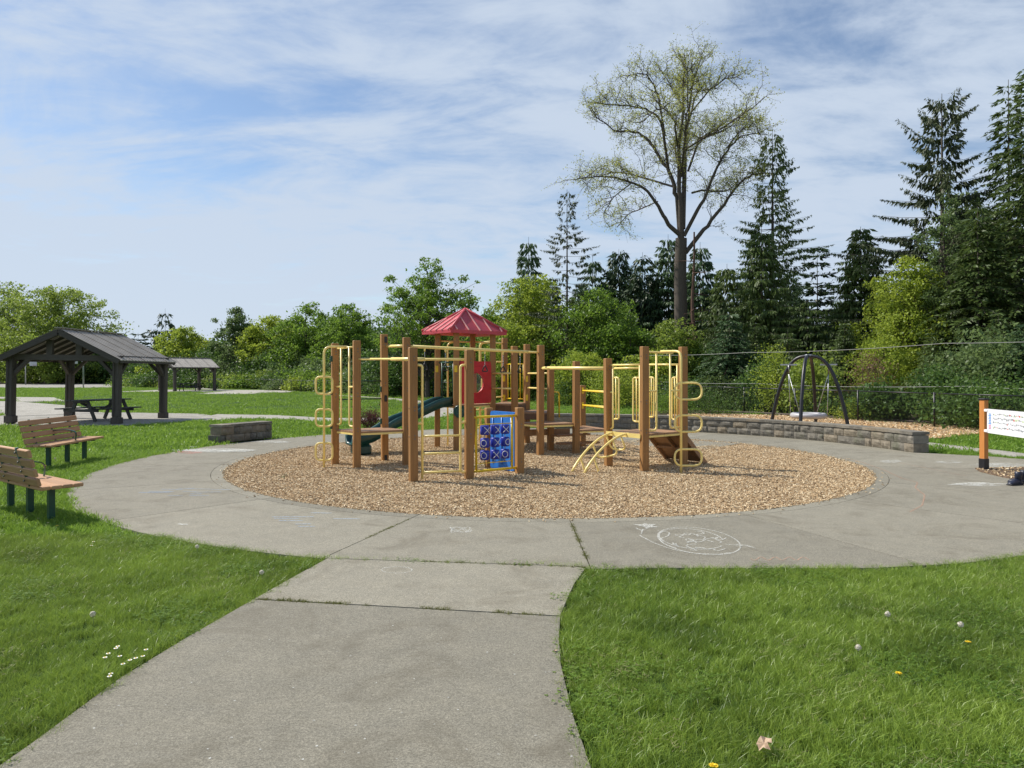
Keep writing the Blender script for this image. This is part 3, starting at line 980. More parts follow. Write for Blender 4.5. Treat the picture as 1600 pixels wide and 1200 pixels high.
BL = {}
for L in (0.20, 0.30, 0.42):
    BL[L] = [block_mesh(L, 0.40, 0.185, 100 + int(L * 100) + s) for s in range(3)]
CAPS = [block_mesh(0.40, 0.45, 0.07, 300 + s, 0.004, 3, 1) for s in range(3)]
ENDS = [block_mesh(0.40, 0.20, 0.185, 320 + s, 0.02) for s in range(2)]


def stone_wall(name, label, a0, a1, rm, seed):
    t = thing(name, label, 'stone wall', (CX + rm * math.cos(R(a0)), CY + rm * math.sin(R(a0)), 0))
    o = t.location
    r = random.Random(seed)

    def put(me, nm, a, z, rad=rm, extra=0.0):
        x, y = CX + rad * math.cos(a), CY + rad * math.sin(a)
        link_mesh(nm, me, None, t, (x - o.x, y - o.y, z), (0, 0, a + math.pi / 2 + extra))
    for course in (0, 1):
        a = R(a0); end = R(a1)
        first = True
        while a < end - 0.004:
            left = (end - a) * rm
            L = r.choice((0.20, 0.30, 0.30, 0.42, 0.42))
            if first: L = 0.20 if course else 0.30
            first = False
            if left < L + 0.12:
                L = min(BL, key=lambda q: abs(q - left))
            put(r.choice(BL[L]), 'block', a + L / 2 / rm, course * 0.187, rm + r.uniform(-.004, .004), r.uniform(-.01, .01))
            a += L / rm
    nc = max(1, round((a1 - a0) * math.pi / 180 * rm / 0.40))
    for i in range(nc):
        put(r.choice(CAPS), 'cap_stone', R(a0) + (i + 0.5) * R(a1 - a0) / nc, 0.376 + r.uniform(-.001, .002))
    return t


stone_wall('stone_seat_wall', 'long curved grey block seat wall behind the playground, running to the right', 7.8, 87, 8.29, 5)
stone_wall('stone_seat_wall', 'short dark block seat wall on the lawn edge left of the playground', 146.4, 157.6, 8.56, 9)


# ------------------------------------------------------------------ the play structure
PS = thing('play_structure', 'large brown and yellow climbing structure with a red roof on the round wood chip bed', 'playground', (-0.3, 14.6, 0))
AL, AR_, AC = R(24), R(18), R(24)
POSTS = {
    'P1': (-3.33, 13.5, 2.27, AL), 'P2': (-2.80, 12.93, 2.30, AL), 'P3': (-2.48, 13.98, 2.47, AL), 'P4': (-1.98, 13.42, 2.38, AL),
    'P5': (-1.57, 11.42, 2.12, AL), 'P6': (-0.70, 11.70, 2.09, AL), 'P7': (0.13, 12.30, 1.12, AL), 'P7b': (-0.42, 13.1, 1.08, AL),
    'R1': (-1.73, 16.6, 2.66, R(8)), 'R2': (-1.25, 16.05, 2.66, R(8)), 'R3': (-0.93, 17.3, 2.66, R(8)), 'R4': (-0.45, 16.77, 2.66, R(8)),
    'S1': (0.07, 16.35, 2.33, AC), 'S2': (0.36, 17.5, 2.42, AC), 'S3': (-0.20, 18.1, 2.60, AC), 'P9': (0.59, 15.0, 2.30, AC),
    'P14': (0.86, 16.0, 1.80, AC), 'P10': (1.37, 15.35, 1.97, AC), 'P15': (1.65, 16.8, 1.43, AC),
    'P11': (1.79, 13.3, 1.985, AR_), 'P12': (2.33, 12.62, 2.18, AR_), 'P13': (3.18, 13.3, 2.20, AR_)}
bolt_me = MB().tube([(0, 0, 0), (0, -0.006, 0)], 0.011, 8).mesh('bolt'); bolt_me.materials.append(M['bolt'])
post_lean = random.Random(3)
for key, (x, y, top, rz) in POSTS.items():
    m = MB().box((0, 0, top / 2 - 0.05), (0.127, 0.127, top + 0.1), bev=0.009)
    p = link_mesh('post', m.mesh('post'), M['post'], PS, (x - PS.location.x, y - PS.location.y, 0), (R(post_lean.uniform(-.35, .35)), R(post_lean.uniform(-.5, .3)), rz))
    for z in ([top - 0.15, top - 0.95, 0.72] if top > 1.9 else [top - 0.28, 0.25]):
        link_mesh('bolt', bolt_me, None, p, (0.008, -0.0635, z))
        link_mesh('bolt', bolt_me, None, p, (0.008, -0.0635, z - .055))
        if key in ('P5', 'P12', 'P9'): link_mesh('bolt', bolt_me, None, p, (-0.0635, 0.0, z - 0.02), (0, 0, -math.pi / 2))


def P(k, z=0.0):
    return Vector((POSTS[k][0], POSTS[k][1], z))


def lerp(a, b, t):
    return a + (b - a) * t


TR = 0.0185


def tubes(name, lines, mat='yellow', r=TR, parent=PS, n=8):
    m = MB()
    for l in lines: m.tube(l, r, n)
    return m.build(name, M[mat], parent)


def deck(a, b, c, d, z, nboards=6, fascia=0.07):
    """deck with edge a-b in front and d-c behind; boards run across from front to back"""
    A, B, C_, D = [Vector((*q[:2], 0)) for q in (a, b, c, d)]
    m = MB().prism([(q.x, q.y) for q in (A, B, C_, D)] if (C_ - D).length > 0.02 else [(q.x, q.y) for q in (A, B, C_)], z - fascia, z - 0.036)
    dk = m.build('deck', M['dark_board'] if fascia > .1 else M['yellow'], PS)
    for i in range(nboards):
        t0, t1 = (i + 0.03) / nboards, (i + 0.97) / nboards
        q = [lerp(A, D, t0), lerp(B, C_, t0), lerp(B, C_, t1), lerp(A, D, t1)]
        if (q[2] - q[3]).length < 0.03: q = q[:3]
        MB().prism([(p.x, p.y) for p in q], z - 0.034, z).build('board', M['board'], dk)
    return dk


deck(P('P2'), P('P4'), P('P3'), P('P1'), 0.655)
deck(P('P11'), P('P12'), P('P13'), (2.64, 14.02), 0.635)
deck(P('P9'), P('P10'), P('P14') + Vector((.05, .12, 0)), (0.16, 15.62), 0.645)
deck(P('P10'), (2.15, 15.6), (1.66, 16.79), (1.64, 16.8), 0.495, 6, 0.065)
deck(P('S1'), P('P14'), (1.0, 17.2), P('S2'), 0.83, 5, 0.17)
deck(P('R4'), P('S1'), P('S2'), P('S3'), 1.0, 6, 0.19)
deck(P('R2'), P('R4'), P('R3'), P('R1'), 1.0, 6, 0.07)
for (a, b, z) in (((.93, 15.85), (1.72, 16.35), .33), ((1.0, 15.6), (1.9, 15.95), .18)):
    MB().bar((*a, z), (*b, z), 0.24, 0.04).build('step', M['board'], PS)
MB().bar((0.25, 15.75, .40), (1.3, 16.2, .40), 0.05, 0.14).build('beam', M['board'], PS)
MB().bar((-0.45, 16.8, .86), (0.86, 16.05, .70), 0.05, 0.12).build('beam', M['board'], PS)

# overhead beam with hanging rings
b0, b1 = P('P4', 2.215), P('P9', 2.145)
bm = MB().tube([lerp(b0, b1, .02), lerp(b0, b1, .9)], 0.031, 10).tube([lerp(b0, b1, .88), b1], 0.022, 8).build('overhead_beam', M['yellow'], PS)
for t in (.125, .27, .56, .70, .835):
    c = lerp(b0, b1, t)
    MB().tube([c + Vector((0, 0, -.02)), c + Vector((0, 0, -.085))], [.022, .012], 8).build('hanger', M['yellow'], bm)
    m = MB()
    for k in range(9):
        zc = c.z - .10 - k * .024
        w = .011
        m.tube([c + Vector((w * (k % 2), w * (1 - k % 2), -.09 - k * .024)), c + Vector((-w * (k % 2), -w * (1 - k % 2), -.11 - k * .024))], .004, 5)
        m.tube([c + Vector((0, 0, -.085 - k * .024)), c + Vector((0, 0, -.115 - k * .024))], .005, 5)
    m.build('chain', M['steel'], bm)
    tri = fillet([c + Vector((-.06, .0, -.43)), c + Vector((.06, .0, -.43)), c + Vector((0, 0, -.30))], .035, 4, True)
    MB().tube(tri, .0125, 6, True).build('hand_ring', M['black'], bm)
tubes('rail', [[P('P3', 2.235), P('P4', 2.22)]], r=.02)
m = MB().tube([P('P3', 2.235) + Vector((.08, -.08, 0)), P('P4', 2.22)], .028, 8)
m.build('rail_sleeve', M['yellow'], PS)
# lower chinning bars
c0, c1 = P('P2', 1.965), P('P6', 1.935)
tubes('chinning_bar', [[c0, c1]], r=.021)
tubes('bar_sleeve', [[lerp(c0, c1, .33), lerp(c0, c1, .63)]], r=.032)
c0, c1 = P('P9', 1.82), P('P11', 1.80)
tubes('balance_rail', [[c0, c1]], r=.034)

# ladder arch between the two front posts
p5, p6 = P('P5'), P('P6')


def at56(t, z):
    v = lerp(p5, p6, t); v.z = z
    return v


m = MB()
m.tube(fillet([at56(.05, 1.84), at56(.155, 1.84), at56(.155, .02)], .10, 5), TR + .002)
m.tube(fillet([at56(.95, 1.84), at56(.84, 1.84), at56(.84, .10), at56(.95, .10)], .10, 5), TR + .002)
m.tube([at56(.05, .91), at56(.155, .91)], TR + .004)
m.tube([at56(.84, .91), at56(.95, .91)], TR + .004)
lad = m.build('ladder_arch', M['yellow'], PS)
for z in (.70, .42, .12):
    MB().tube([at56(.155, z), at56(.84, z)], TR - .001).build('rung', M['yellow'], lad)

# noughts and crosses panel
p6, p7 = P('P6'), P('P7')


def at67(t, z, off=0.0):
    v = lerp(p6, p7, t); v.z = z
    d = (p7 - p6).normalized(); nrm = Vector((d.y, -d.x, 0))
    return v + nrm * off


m = MB()
for z in (.985, .095): m.tube([at67(.03, z), at67(.97, z)], .021)
for t in (.135, .845): m.tube([at67(t, .095), at67(t, .985)], .019)
m.tube([at67(.135, .86), at67(.845, .86)], .008)
m.tube([at67(.135, .22), at67(.845, .22)], .008)
ttt = m.build('noughts_and_crosses_panel', M['bright_yellow'], PS)
dirp = (p7 - p6).normalized(); ang0 = math.atan2(-dirp.x, dirp.y)    # panel's front normal
marks = [['X', 'X', 'X'], ['O', 'X', 'O'], ['O', 'X', 'O']]
shift = [[0.0, .15, -.35], [-.85, .05, .1], [-.8, -.25, -.6]]
for ci, t in enumerate((.30, .50, .70)):
    c = at67(t, 0)
    MB().tube([c + Vector((0, 0, .22)), c + Vector((0, 0, .86))], .009, 6).build('rod', M['steel'], ttt)
    for ri, zc in enumerate((.765, .555, .35)):
        body = MB()
        rr, hh = .077, .078
        prof = [(.03, -hh), (rr - .012, -hh), (rr, -hh + .014), (rr, hh - .014), (rr - .012, hh), (.03, hh)]
        nseg = 20; vs = []
        for pr, pz in prof:
            for j in range(nseg):
                a = 2 * math.pi * j / nseg
                vs.append((c.x + pr * math.cos(a), c.y + pr * math.sin(a), zc + pz))
        fs = [(i * nseg + j, i * nseg + (j + 1) % nseg, (i + 1) * nseg + (j + 1) % nseg, (i + 1) * nseg + j) for i in range(len(prof) - 1) for j in range(nseg)]
        body.add(vs, fs, True)
        body.add([(c.x + .03 * math.cos(2 * math.pi * j / nseg), c.y + .03 * math.sin(2 * math.pi * j / nseg), zc + s * hh) for s in (-1, 1) for j in range(nseg)],
                 [tuple(range(nseg)), tuple(range(nseg, 2 * nseg))])
        drum = body.build('drum', M['navy'], ttt)
        for turn in (0, math.pi):
            mk = MB()
            a0 = ang0 + shift[ri][ci] + turn
            letter = marks[ri][ci] if turn == 0 else ('O' if marks[ri][ci] == 'X' else 'X')

            def pt(u, w):
                a = a0 + u / rr
                return Vector((c.x + (rr + .0025) * math.cos(a), c.y + (rr + .0025) * math.sin(a), zc + w))
            if letter == 'X':
                for sgn in (-1, 1):
                    mk.tube([pt(-.05 + .1 * k / 6, sgn * (-.05 + .1 * k / 6)) for k in range(7)], .0055, 5)
            else:
                mk.tube([pt(.045 * math.cos(2 * math.pi * k / 18), .05 * math.sin(2 * math.pi * k / 18)) for k in range(18)], .0065, 5, True)
            mk.build('mark', M['white'], drum)

# blue panel behind it
A_, B_ = Vector((-.37, 13.0, 0)), Vector((.06, 12.45, 0))
dd_ = (B_ - A_); wid = dd_.length; dd_.normalize(); nn_ = Vector((dd_.y, -dd_.x, 0))
outl = fillet([(0, 0, .0), (wid, 0, .0), (wid, 0, 1.03), (0, 0, 1.03)], .06, 5, True)
m = MB()
fr = [A_ + dd_ * p.x + nn_ * -.03 + Vector((0, 0, p.z)) for p in outl]
bk = [A_ + dd_ * p.x + nn_ * .03 + Vector((0, 0, p.z)) for p in outl]
k = len(outl)
m.add(fr + bk, [tuple(range(k)), tuple(range(2 * k - 1, k - 1, -1))] + [(i, k + i, k + (i + 1) % k, (i + 1) % k) for i in range(k)])
bp = m.build('blue_panel', M['blue'], PS)
m = MB()
for u in (.12, .5, .88):
    m.tube([A_ + dd_ * (wid * u) + nn_ * -.034 + Vector((0, 0, .1)), A_ + dd_ * (wid * u) + nn_ * -.034 + Vector((0, 0, .93))], .014, 6)
    m.tube([A_ + dd_ * (wid * u) + nn_ * .034 + Vector((0, 0, .1)), A_ + dd_ * (wid * u) + nn_ * .034 + Vector((0, 0, .93))], .014, 6)
m.build('panel_rib', M['blue'], bp)

# entry arch and loop pole on the left
p1, p2 = P('P1'), P('P2')


def at12(t, z):
    v = lerp(p1, p2, t); v.z = z
    return v


tubes('entry_arch', [[at12(.05, 2.17), at12(.95, 2.19)],
                     fillet([at12(.28, 2.17), at12(.28, .76), at12(.10, .76)], .08, 5), fillet([at12(.66, 2.18), at12(.66, .74), at12(.9, .74)], .08, 5),
                     [at12(.05, 1.46), at12(.28, 1.46)], [at12(.66, 1.46), at12(.95, 1.46)]])


def loop_pole(base, top, tip, loops, w0, w1, h, rad):
    b = Vector(base)
    pole = MB().tube(fillet([b + Vector((0, 0, -.1)), b + Vector((0, 0, top)), Vector(tip)], .13, 7), TR + .003).build('climbing_pole', M['yellow'], PS)
    for z in loops:
        q = fillet([b + Vector((w0, 0, z - h / 2)), b + Vector((w1, .0, z - h / 2)), b + Vector((w1, 0, z + h / 2)), b + Vector((w0, 0, z + h / 2))], rad, 5, True)
        MB().tube(q, TR, 8, True).build('loop', M['yellow'], pole)


loop_pole((-3.42, 13.04, 0), 2.19, (-3.03, 13.2, 2.20), (1.49, .90, .285), -.15, .155, .31, .09)
loop_pole((2.92, 12.38, 0), 2.09, (2.66, 12.80, 2.10), (1.40, .84, .255), -.11, .36, .285, .14)

# dark green rails on the far side of the left deck
for z in (1.56, 1.215):
    m = MB().tube([P('P1', z), P('P3', z)], .014, 6)
    m.build('green_rail', M['dgreen'], PS)
for key, z in (('P1', 1.98), ('P1', 1.36), ('P1', .72), ('P3', 1.40), ('P3', .78)):
    MB().box(P(key, z) + Vector((-.055, -.06, 0)), (.05, .05, .11), AL, bev=.006).build('green_clamp', M['dgreen'], PS)
for z in (2.36, 1.22, .06):
    MB().box(P('P3', z) + Vector((.03, -.065, 0)), (.05, .03, .12), AL, bev=.006).build('black_clamp', M['black'], PS)

# right hand deck: arch ladder side
p11, p12, p13 = P('P11'), P('P12'), P('P13')


def seg(a, b, t, z):
    v = lerp(a, b, t); v.z = z
    return v


tubes('entry_rail', [[seg(p11, p12, .03, 1.86), seg(p11, p12, .97, 1.86)], [seg(p11, p12, .12, 1.80), seg(p11, p12, .88, 1.80)],
                     fillet([seg(p11, p12, .13, 1.85), seg(p11, p12, .13, .70), seg(p11, p12, .04, .68)], .06), fillet([seg(p11, p12, .88, 1.85), seg(p11, p12, .88, .70), seg(p11, p12, .96, .68)], .06),
                     [seg(p11, p12, .03, 1.36), seg(p11, p12, .13, 1.36)], [seg(p11, p12, .88, 1.36), seg(p11, p12, .97, 1.36)]])


def hand_loop(a, b, t0, t1, z0, z1):
    q = fillet([seg(a, b, t0, z0), seg(a, b, t1, z0), seg(a, b, t1, z1), seg(a, b, t0, z1)], .05, 4)
    m = MB().tube(q, TR - .002)
    tm = (t0 + t1) / 2
    m.tube([seg(a, b, tm, z0), seg(a, b, tm, z1)], TR - .006)
    m.build('hand_loop', M['yellow'], PS)


hand_loop(p11, p12, .13, .30, .87, 1.63)
hand_loop(p11, p12, .88, .70, .85, 1.63)
tubes('entry_rail', [[seg(p12, p13, .05, 2.085), seg(p12, p13, .72, 2.085)],
                     fillet([seg(p12, p13, .30, 2.08), seg(p12, p13, .30, .69), seg(p12, p13, .06, .69)], .08), fillet([seg(p12, p13, .65, 2.08), seg(p12, p13, .65, .71), seg(p12, p13, .9, .71)], .08),
                     [seg(p12, p13, .05, 1.39), seg(p12, p13, .30, 1.39)], [seg(p12, p13, .65, 1.39), seg(p12, p13, .95, 1.39)]])
p16 = Vector((2.64, 14.02, 0))
tubes('ramp_rail', [[seg(p16, p13, -.02, 1.88), seg(p16, p13, .95, 1.87)], [seg(p16, p13, .06, 1.87), seg(p16, p13, .06, .63)], [seg(p16, p13, .84, 1.87), seg(p16, p13, .84, .63)]])
hand_loop(p16, p13, .06, .20, .86, 1.63)
hand_loop(p16, p13, .84, .70, .84, 1.63)

# plank ramp going down to the right
d1 = Vector((.79, .61, 0)).normalized()
q0, q1 = p16 + Vector((0, 0, .58)), p13 + Vector((.03, .02, .58))
run = .62
rp = MB()
rp.bar(q0 + Vector((0, 0, -.03)), q0 + d1 * run + Vector((0, 0, -.60)), .04, .09)
rp.bar(q1 + Vector((0, 0, -.03)), q1 + d1 * run + Vector((0, 0, -.60)), .04, .09)
rp.bar(lerp(q0, q1, .5) + Vector((0, 0, -.05)), lerp(q0, q1, .5) + d1 * run + Vector((0, 0, -.62)), .04, .05)
rp.bar(lerp(q0, q0 + d1 * run + Vector((0, 0, -.58)), .45) + Vector((0, 0, -.05)), lerp(q1, q1 + d1 * run + Vector((0, 0, -.58)), .45) + Vector((0, 0, -.05)), .04, .04)
rmp = rp.build('ramp', M['board'], PS)
for i in range(5):
    t0, t1 = (i + .02) / 5, (i + .98) / 5
    dn = d1 * run + Vector((0, 0, -.58))
    a, b = q0 + dn * t0, q1 + dn * t0
    c, e = q1 + dn * t1, q0 + dn * t1
    up = (b - a).cross(dn).normalized()
    if up.z < 0: up = -up
    vs = [a, b, c, e, a + up * .03, b + up * .03, c + up * .03, e + up * .03]
    MB().add([v + up * .004 for v in vs], [(3, 2, 1, 0), (4, 5, 6, 7), (0, 1, 5, 4), (1, 2, 6, 5), (2, 3, 7, 6), (3, 0, 4, 7)]).build('board', M['board'], rmp)

# arched ladder in front of the right hand deck
G1, G2 = Vector((1.03, 12.44, 0)), Vector((1.23, 12.30, 0))
E1, E2 = seg(p11, p12, .20, 0), seg(p11, p12, .60, 0)


def arc(G, E, u):
    v = lerp(G, E, u); v.z = -.03 + .655 * math.sin(u * math.pi / 2) ** .8
    return v


arcs = MB()
for G, E in ((G1, E1), (G2, E2)):
    arcs.tube([arc(G, E, k / 16) for k in range(17)], TR + .002)
al = arcs.build('arched_ladder', M['yellow'], PS)
for ua, ub, dr in ((.20, .22, .30), (.47, .62, .26), (.78, .80, .26)):
    a, b = arc(G1, E1, ua), arc(G2, E2, ub)
    dz = Vector((.10, .03, -dr))
    MB().tube(fillet([a, a + dz, b + dz, b], .10, 6), TR - .002).build('rung', M['yellow'], al)
a, b = seg(p11, p12, .02, .605), seg(p11, p12, .97, .60)
nv = Vector(((b - a).y, -(b - a).x, 0)).normalized()
MB().bar(a + nv * .075, b + nv * .075, .02, .075).build('ladder_plate', M['yellow'], PS)

# roof
RC = Vector((-1.09, 16.68, 0))
corners = [RC + Vector(v) for v in ((-.99, -.13, 0), (-.25, -.96, 0), (.97, .12, 0), (.25, .94, 0))]
ZE, ZA = 2.645, 3.20
apex = Vector((RC.x, RC.y, ZA))
rf = MB()
lo = [Vector((c.x, c.y, ZE - .04)) for c in corners]; hi = [Vector((c.x, c.y, ZE + .035)) for c in corners]
inn = [lerp(Vector((c.x, c.y, ZE - .02)), Vector((RC.x, RC.y, ZE - .02)), .08) for c in corners]
apl = apex - Vector((0, 0, .06))
rf.add(lo + hi + inn + [apex, apl], [(4 + i, 4 + (i + 1) % 4, 12) for i in range(4)] + [(i, (i + 1) % 4, 4 + (i + 1) % 4, 4 + i) for i in range(4)]
       + [(i, 8 + i, 8 + (i + 1) % 4, (i + 1) % 4) for i in range(4)] + [(8 + i, 13, 8 + (i + 1) % 4) for i in range(4)])
roof = rf.build('roof', M['roof_red'], PS)
for i in range(4):
    A1, B1 = hi[i], hi[(i + 1) % 4]
    mid = (A1 + B1) / 2
    nrm = (B1 - A1).cross(apex - A1).normalized()
    if nrm.z < 0: nrm = -nrm
    MB().tube([A1 + nrm * .005, lerp(A1, apex, .5) + nrm * .0, apex + Vector((0, 0, .01))], .034, 8).build('hip_cap', M['roof_red'], roof)
    for t in (.1, .3, .5, .7, .9):
        e = lerp(A1, B1, t)
        up = (apex - mid)
        f = 1 - abs(t - .5) * 2
        top = e + up * max(f - .04, .05)
        MB().bar(e + nrm * .012 - up.normalized() * .01, top + nrm * .012, .022, .026, nrm).build('seam', M['roof_seam'], roof)

# red panel with a round window
r2, r4 = P('R2'), P('R4')
dR = (r4 - r2).normalized(); wR = (r4 - r2).length; nR = Vector((dR.y, -dR.x, 0))


def rp_(u, z, off):
    return r2 + dR * u + nR * off + Vector((0, 0, z))


u0, u1, z0, z1 = .085, wR - .075, 1.02, 1.985
uc, zc, rc = (u0 + u1) / 2, 1.49, .235
K = 48
m = MB(); vs = []
for off in (.035, -.025):
    for k in range(K):
        a = 2 * math.pi * (k + .5) / K
        ca, sa = math.cos(a), math.sin(a)
        s = min(((u1 - u0) / 2) / max(abs(ca), 1e-6), ((z1 - zc) if sa > 0 else (zc - z0)) / max(abs(sa), 1e-6))
        vs.append(rp_(uc + rc * ca, zc + rc * sa, off)); vs.append(rp_(uc + s * ca, zc + s * sa, off))
fs = []
for k in range(K):
    a, b = 2 * k, 2 * ((k + 1) % K)
    fs += [(a, a + 1, b + 1, b), (2 * K + a, 2 * K + b, 2 * K + b + 1, 2 * K + a + 1), (a, b, 2 * K + b, 2 * K + a), (a + 1, 2 * K + a + 1, 2 * K + b + 1, b + 1)]
pn = m.add(vs, fs).build('red_panel', M['red'], PS)
MB().tube([rp_(uc + (rc + .004) * math.cos(2 * math.pi * k / 32), zc + (rc + .004) * math.sin(2 * math.pi * k / 32), .036) for k in range(32)], .014, 6, True).build('window_rim', M['red'], pn)
MB().tube([rp_(u0 + .05, 1.86, .037), rp_(u1 - .05, 1.86, .037)], .006, 5).build('panel_groove', M['red'], pn)
mt, nt, b_, _ = new_mat('cloudy_window_plastic')
b_.inputs['Base Color'].default_value = (.95, .93, .80, 1); b_.inputs['Transmission Weight'].default_value = .93; b_.inputs['Roughness'].default_value = .12; b_.inputs['IOR'].default_value = 1.03
dm = MB(); vs = [rp_(uc, zc, .10)]; nr = 5
for i in range(1, nr + 1):
    for k in range(28):
        a = 2 * math.pi * k / 28; q = rc * math.sin(i / nr * math.pi / 2)
        vs.append(rp_(uc + q * math.cos(a), zc + q * math.sin(a), .02 + .08 * math.cos(i / nr * math.pi / 2)))
fs = [(0, 1 + k, 1 + (k + 1) % 28) for k in range(28)] + [(1 + i * 28 + k, 1 + (i + 1) * 28 + k, 1 + (i + 1) * 28 + (k + 1) % 28, 1 + i * 28 + (k + 1) % 28) for i in range(nr - 1) for k in range(28)]
dm.add(vs, fs, True).build('window', mt, pn)
# yellow clamps
for key, z in (('R1', 1.81), ('R2', 1.81), ('S3', 1.58), ('S3', 1.10), ('S2', 1.58), ('S2', 1.12), ('P15', 1.31), ('P15', .96)):
    MB().box(P(key, z) + Vector((.0, -.068, 0)), (.062, .02, .15), POSTS[key][3], bev=.005).build('yellow_clamp', M['bright_yellow'], PS)
# steering wheel below the roof deck
c = P('R2', .86) + Vector((.09, -.12, 0))
m = MB().tube([c + Vector((.125 * math.cos(a), .02, .125 * math.sin(a))) for a in np.linspace(0, 2 * math.pi, 20)[:-1]], .022, 6, True)
m.tube([c + Vector((0, .0, 0)), c + Vector((0, .045, 0))], .105, 18).tube([c + Vector((0, -.02, 0)), c + Vector((0, .06, 0))], .03, 10)
m.build('steering_wheel', M['teal'], PS)

# slide
top = Vector((-1.52, 16.30, 0)); bot = Vector((-3.46, 15.22, 0))
dS = (bot - top); LS = dS.length; dS.normalize(); sS = Vector((-dS.y, dS.x, 0))
prof = [(-.29, .15), (-.27, .185), (-.235, .18), (-.205, .11), (-.165, .02), (0, 0), (.165, .02), (.205, .11), (.235, .18), (.27, .185), (.29, .15), (.265, -.03), (0, -.05), (-.265, -.03)]
keys = [(-.03, .99), (.05, .99), (.12, .95), (.30, .78), (.42, .66), (.52, .60), (.60, .52), (.72, .36), (.80, .27), (.88, .235), (.95, .225), (1.0, .22)]
zs = lambda s: float(np.interp(s, [k_[0] for k_ in keys], [k_[1] for k_ in keys]))
sl = MB(); vs = []; NS = 44
for i in range(NS + 1):
    s = -.03 + 1.03 * i / NS
    z = (zs(s - .03) + zs(s) + zs(s + .03)) / 3
    for (u, w) in prof:
        vs.append(top + dS * (LS * s) + sS * u + Vector((0, 0, z + w)))
kp = len(prof)
fs = [(i * kp + j, i * kp + (j + 1) % kp, (i + 1) * kp + (j + 1) % kp, (i + 1) * kp + j) for i in range(NS) for j in range(kp)]
fs += [tuple(range(kp))[::-1], tuple(NS * kp + j for j in range(kp))]
slide = sl.add(vs, fs, True).build('slide', M['teal'], PS)
ft = bot - dS * .26
MB().box((ft.x, ft.y, .085), (.36, .46, .26), math.atan2(dS.y, dS.x), bev=.06).build('slide_foot', M['teal'], slide)
r1, r2 = P('R1'), P('R2')
gh = []
for t in (.26, .85): gh.append([seg(r1, r2, t, 1.02), seg(r1, r2, t, 1.95)])
gh += [[seg(r1, r2, .04, 1.955), seg(r1, r2, .96, 1.955)], [seg(r1, r2, .26, 1.86), seg(r1, r2, .85, 1.86)]]
tubes('slide_hood', gh, 'dgreen', .018)

# poles and rails on the far side
r3, s3, s1, s2 = P('R3'), P('S3'), P('S1'), P('S2')
tubes('far_rail', [[seg(r3, s3, .0, 2.47), seg(r3, s3, 1, 2.47)], [P('R1', 2.46), P('R3', 2.46)], [seg(r3, s3, .75, 2.0), seg(r3, s3, 1, 2.0)], [seg(r3, s3, .75, 1.12), seg(r3, s3, 1, 1.12)]], r=.019)
tubes('fire_pole', [fillet([(-1.52, 16.95, -.1), (-1.52, 16.95, 2.42), (-1.30, 17.1, 2.47)], .1)], r=.02)
tubes('far_climbing_pole', [fillet([(-.80, 18.0, -.1), (-.80, 18.0, 2.47), (-.50, 17.8, 2.50)], .12)], r=.032)
for z in (.35, .8):
    tubes('loop', [[(-1.05, 18.0, z), (-.55, 18.0, z)]], r=.018)
for z in (1.71, 1.36):
    tubes('guard_rail', [[P('R4', z) + Vector((0, -.08, 0)), P('S1', z) + Vector((0, -.04, 0))]], r=.02)
    tubes('guard_rail', [[P('S2', z), P('P14', z)]], r=.02)
m = MB()
for z in (1.94, 1.08): m.tube([seg(s3, s2, .1, z), seg(s3, s2, .93, z)], .017, 6)
pk = m.build('picket_panel', M['bright_yellow'], PS)
for i in range(6):
    t = .18 + i * .135
    MB().tube([seg(s3, s2, t, 1.08), seg(s3, s2, t, 1.94)], .014, 6).build('picket', M['bright_yellow'], pk)
for z in (1.31, .97):
    tubes('guard_rail', [[P('P15', z), Vector((2.2, 15.6, z))], [P('P15', z) + Vector((0, -.09, 0)), Vector((2.2, 15.45, z - .03))]], 'bright_yellow', .018)
tubes('grab_bar', [fillet([P('P14', 1.30) + Vector((.05, .2, 0)), P('P14', 1.28) + Vector((.22, .4, 0)), P('P14', .7) + Vector((.22, .4, 0))], .08)], 'bright_yellow', .017)


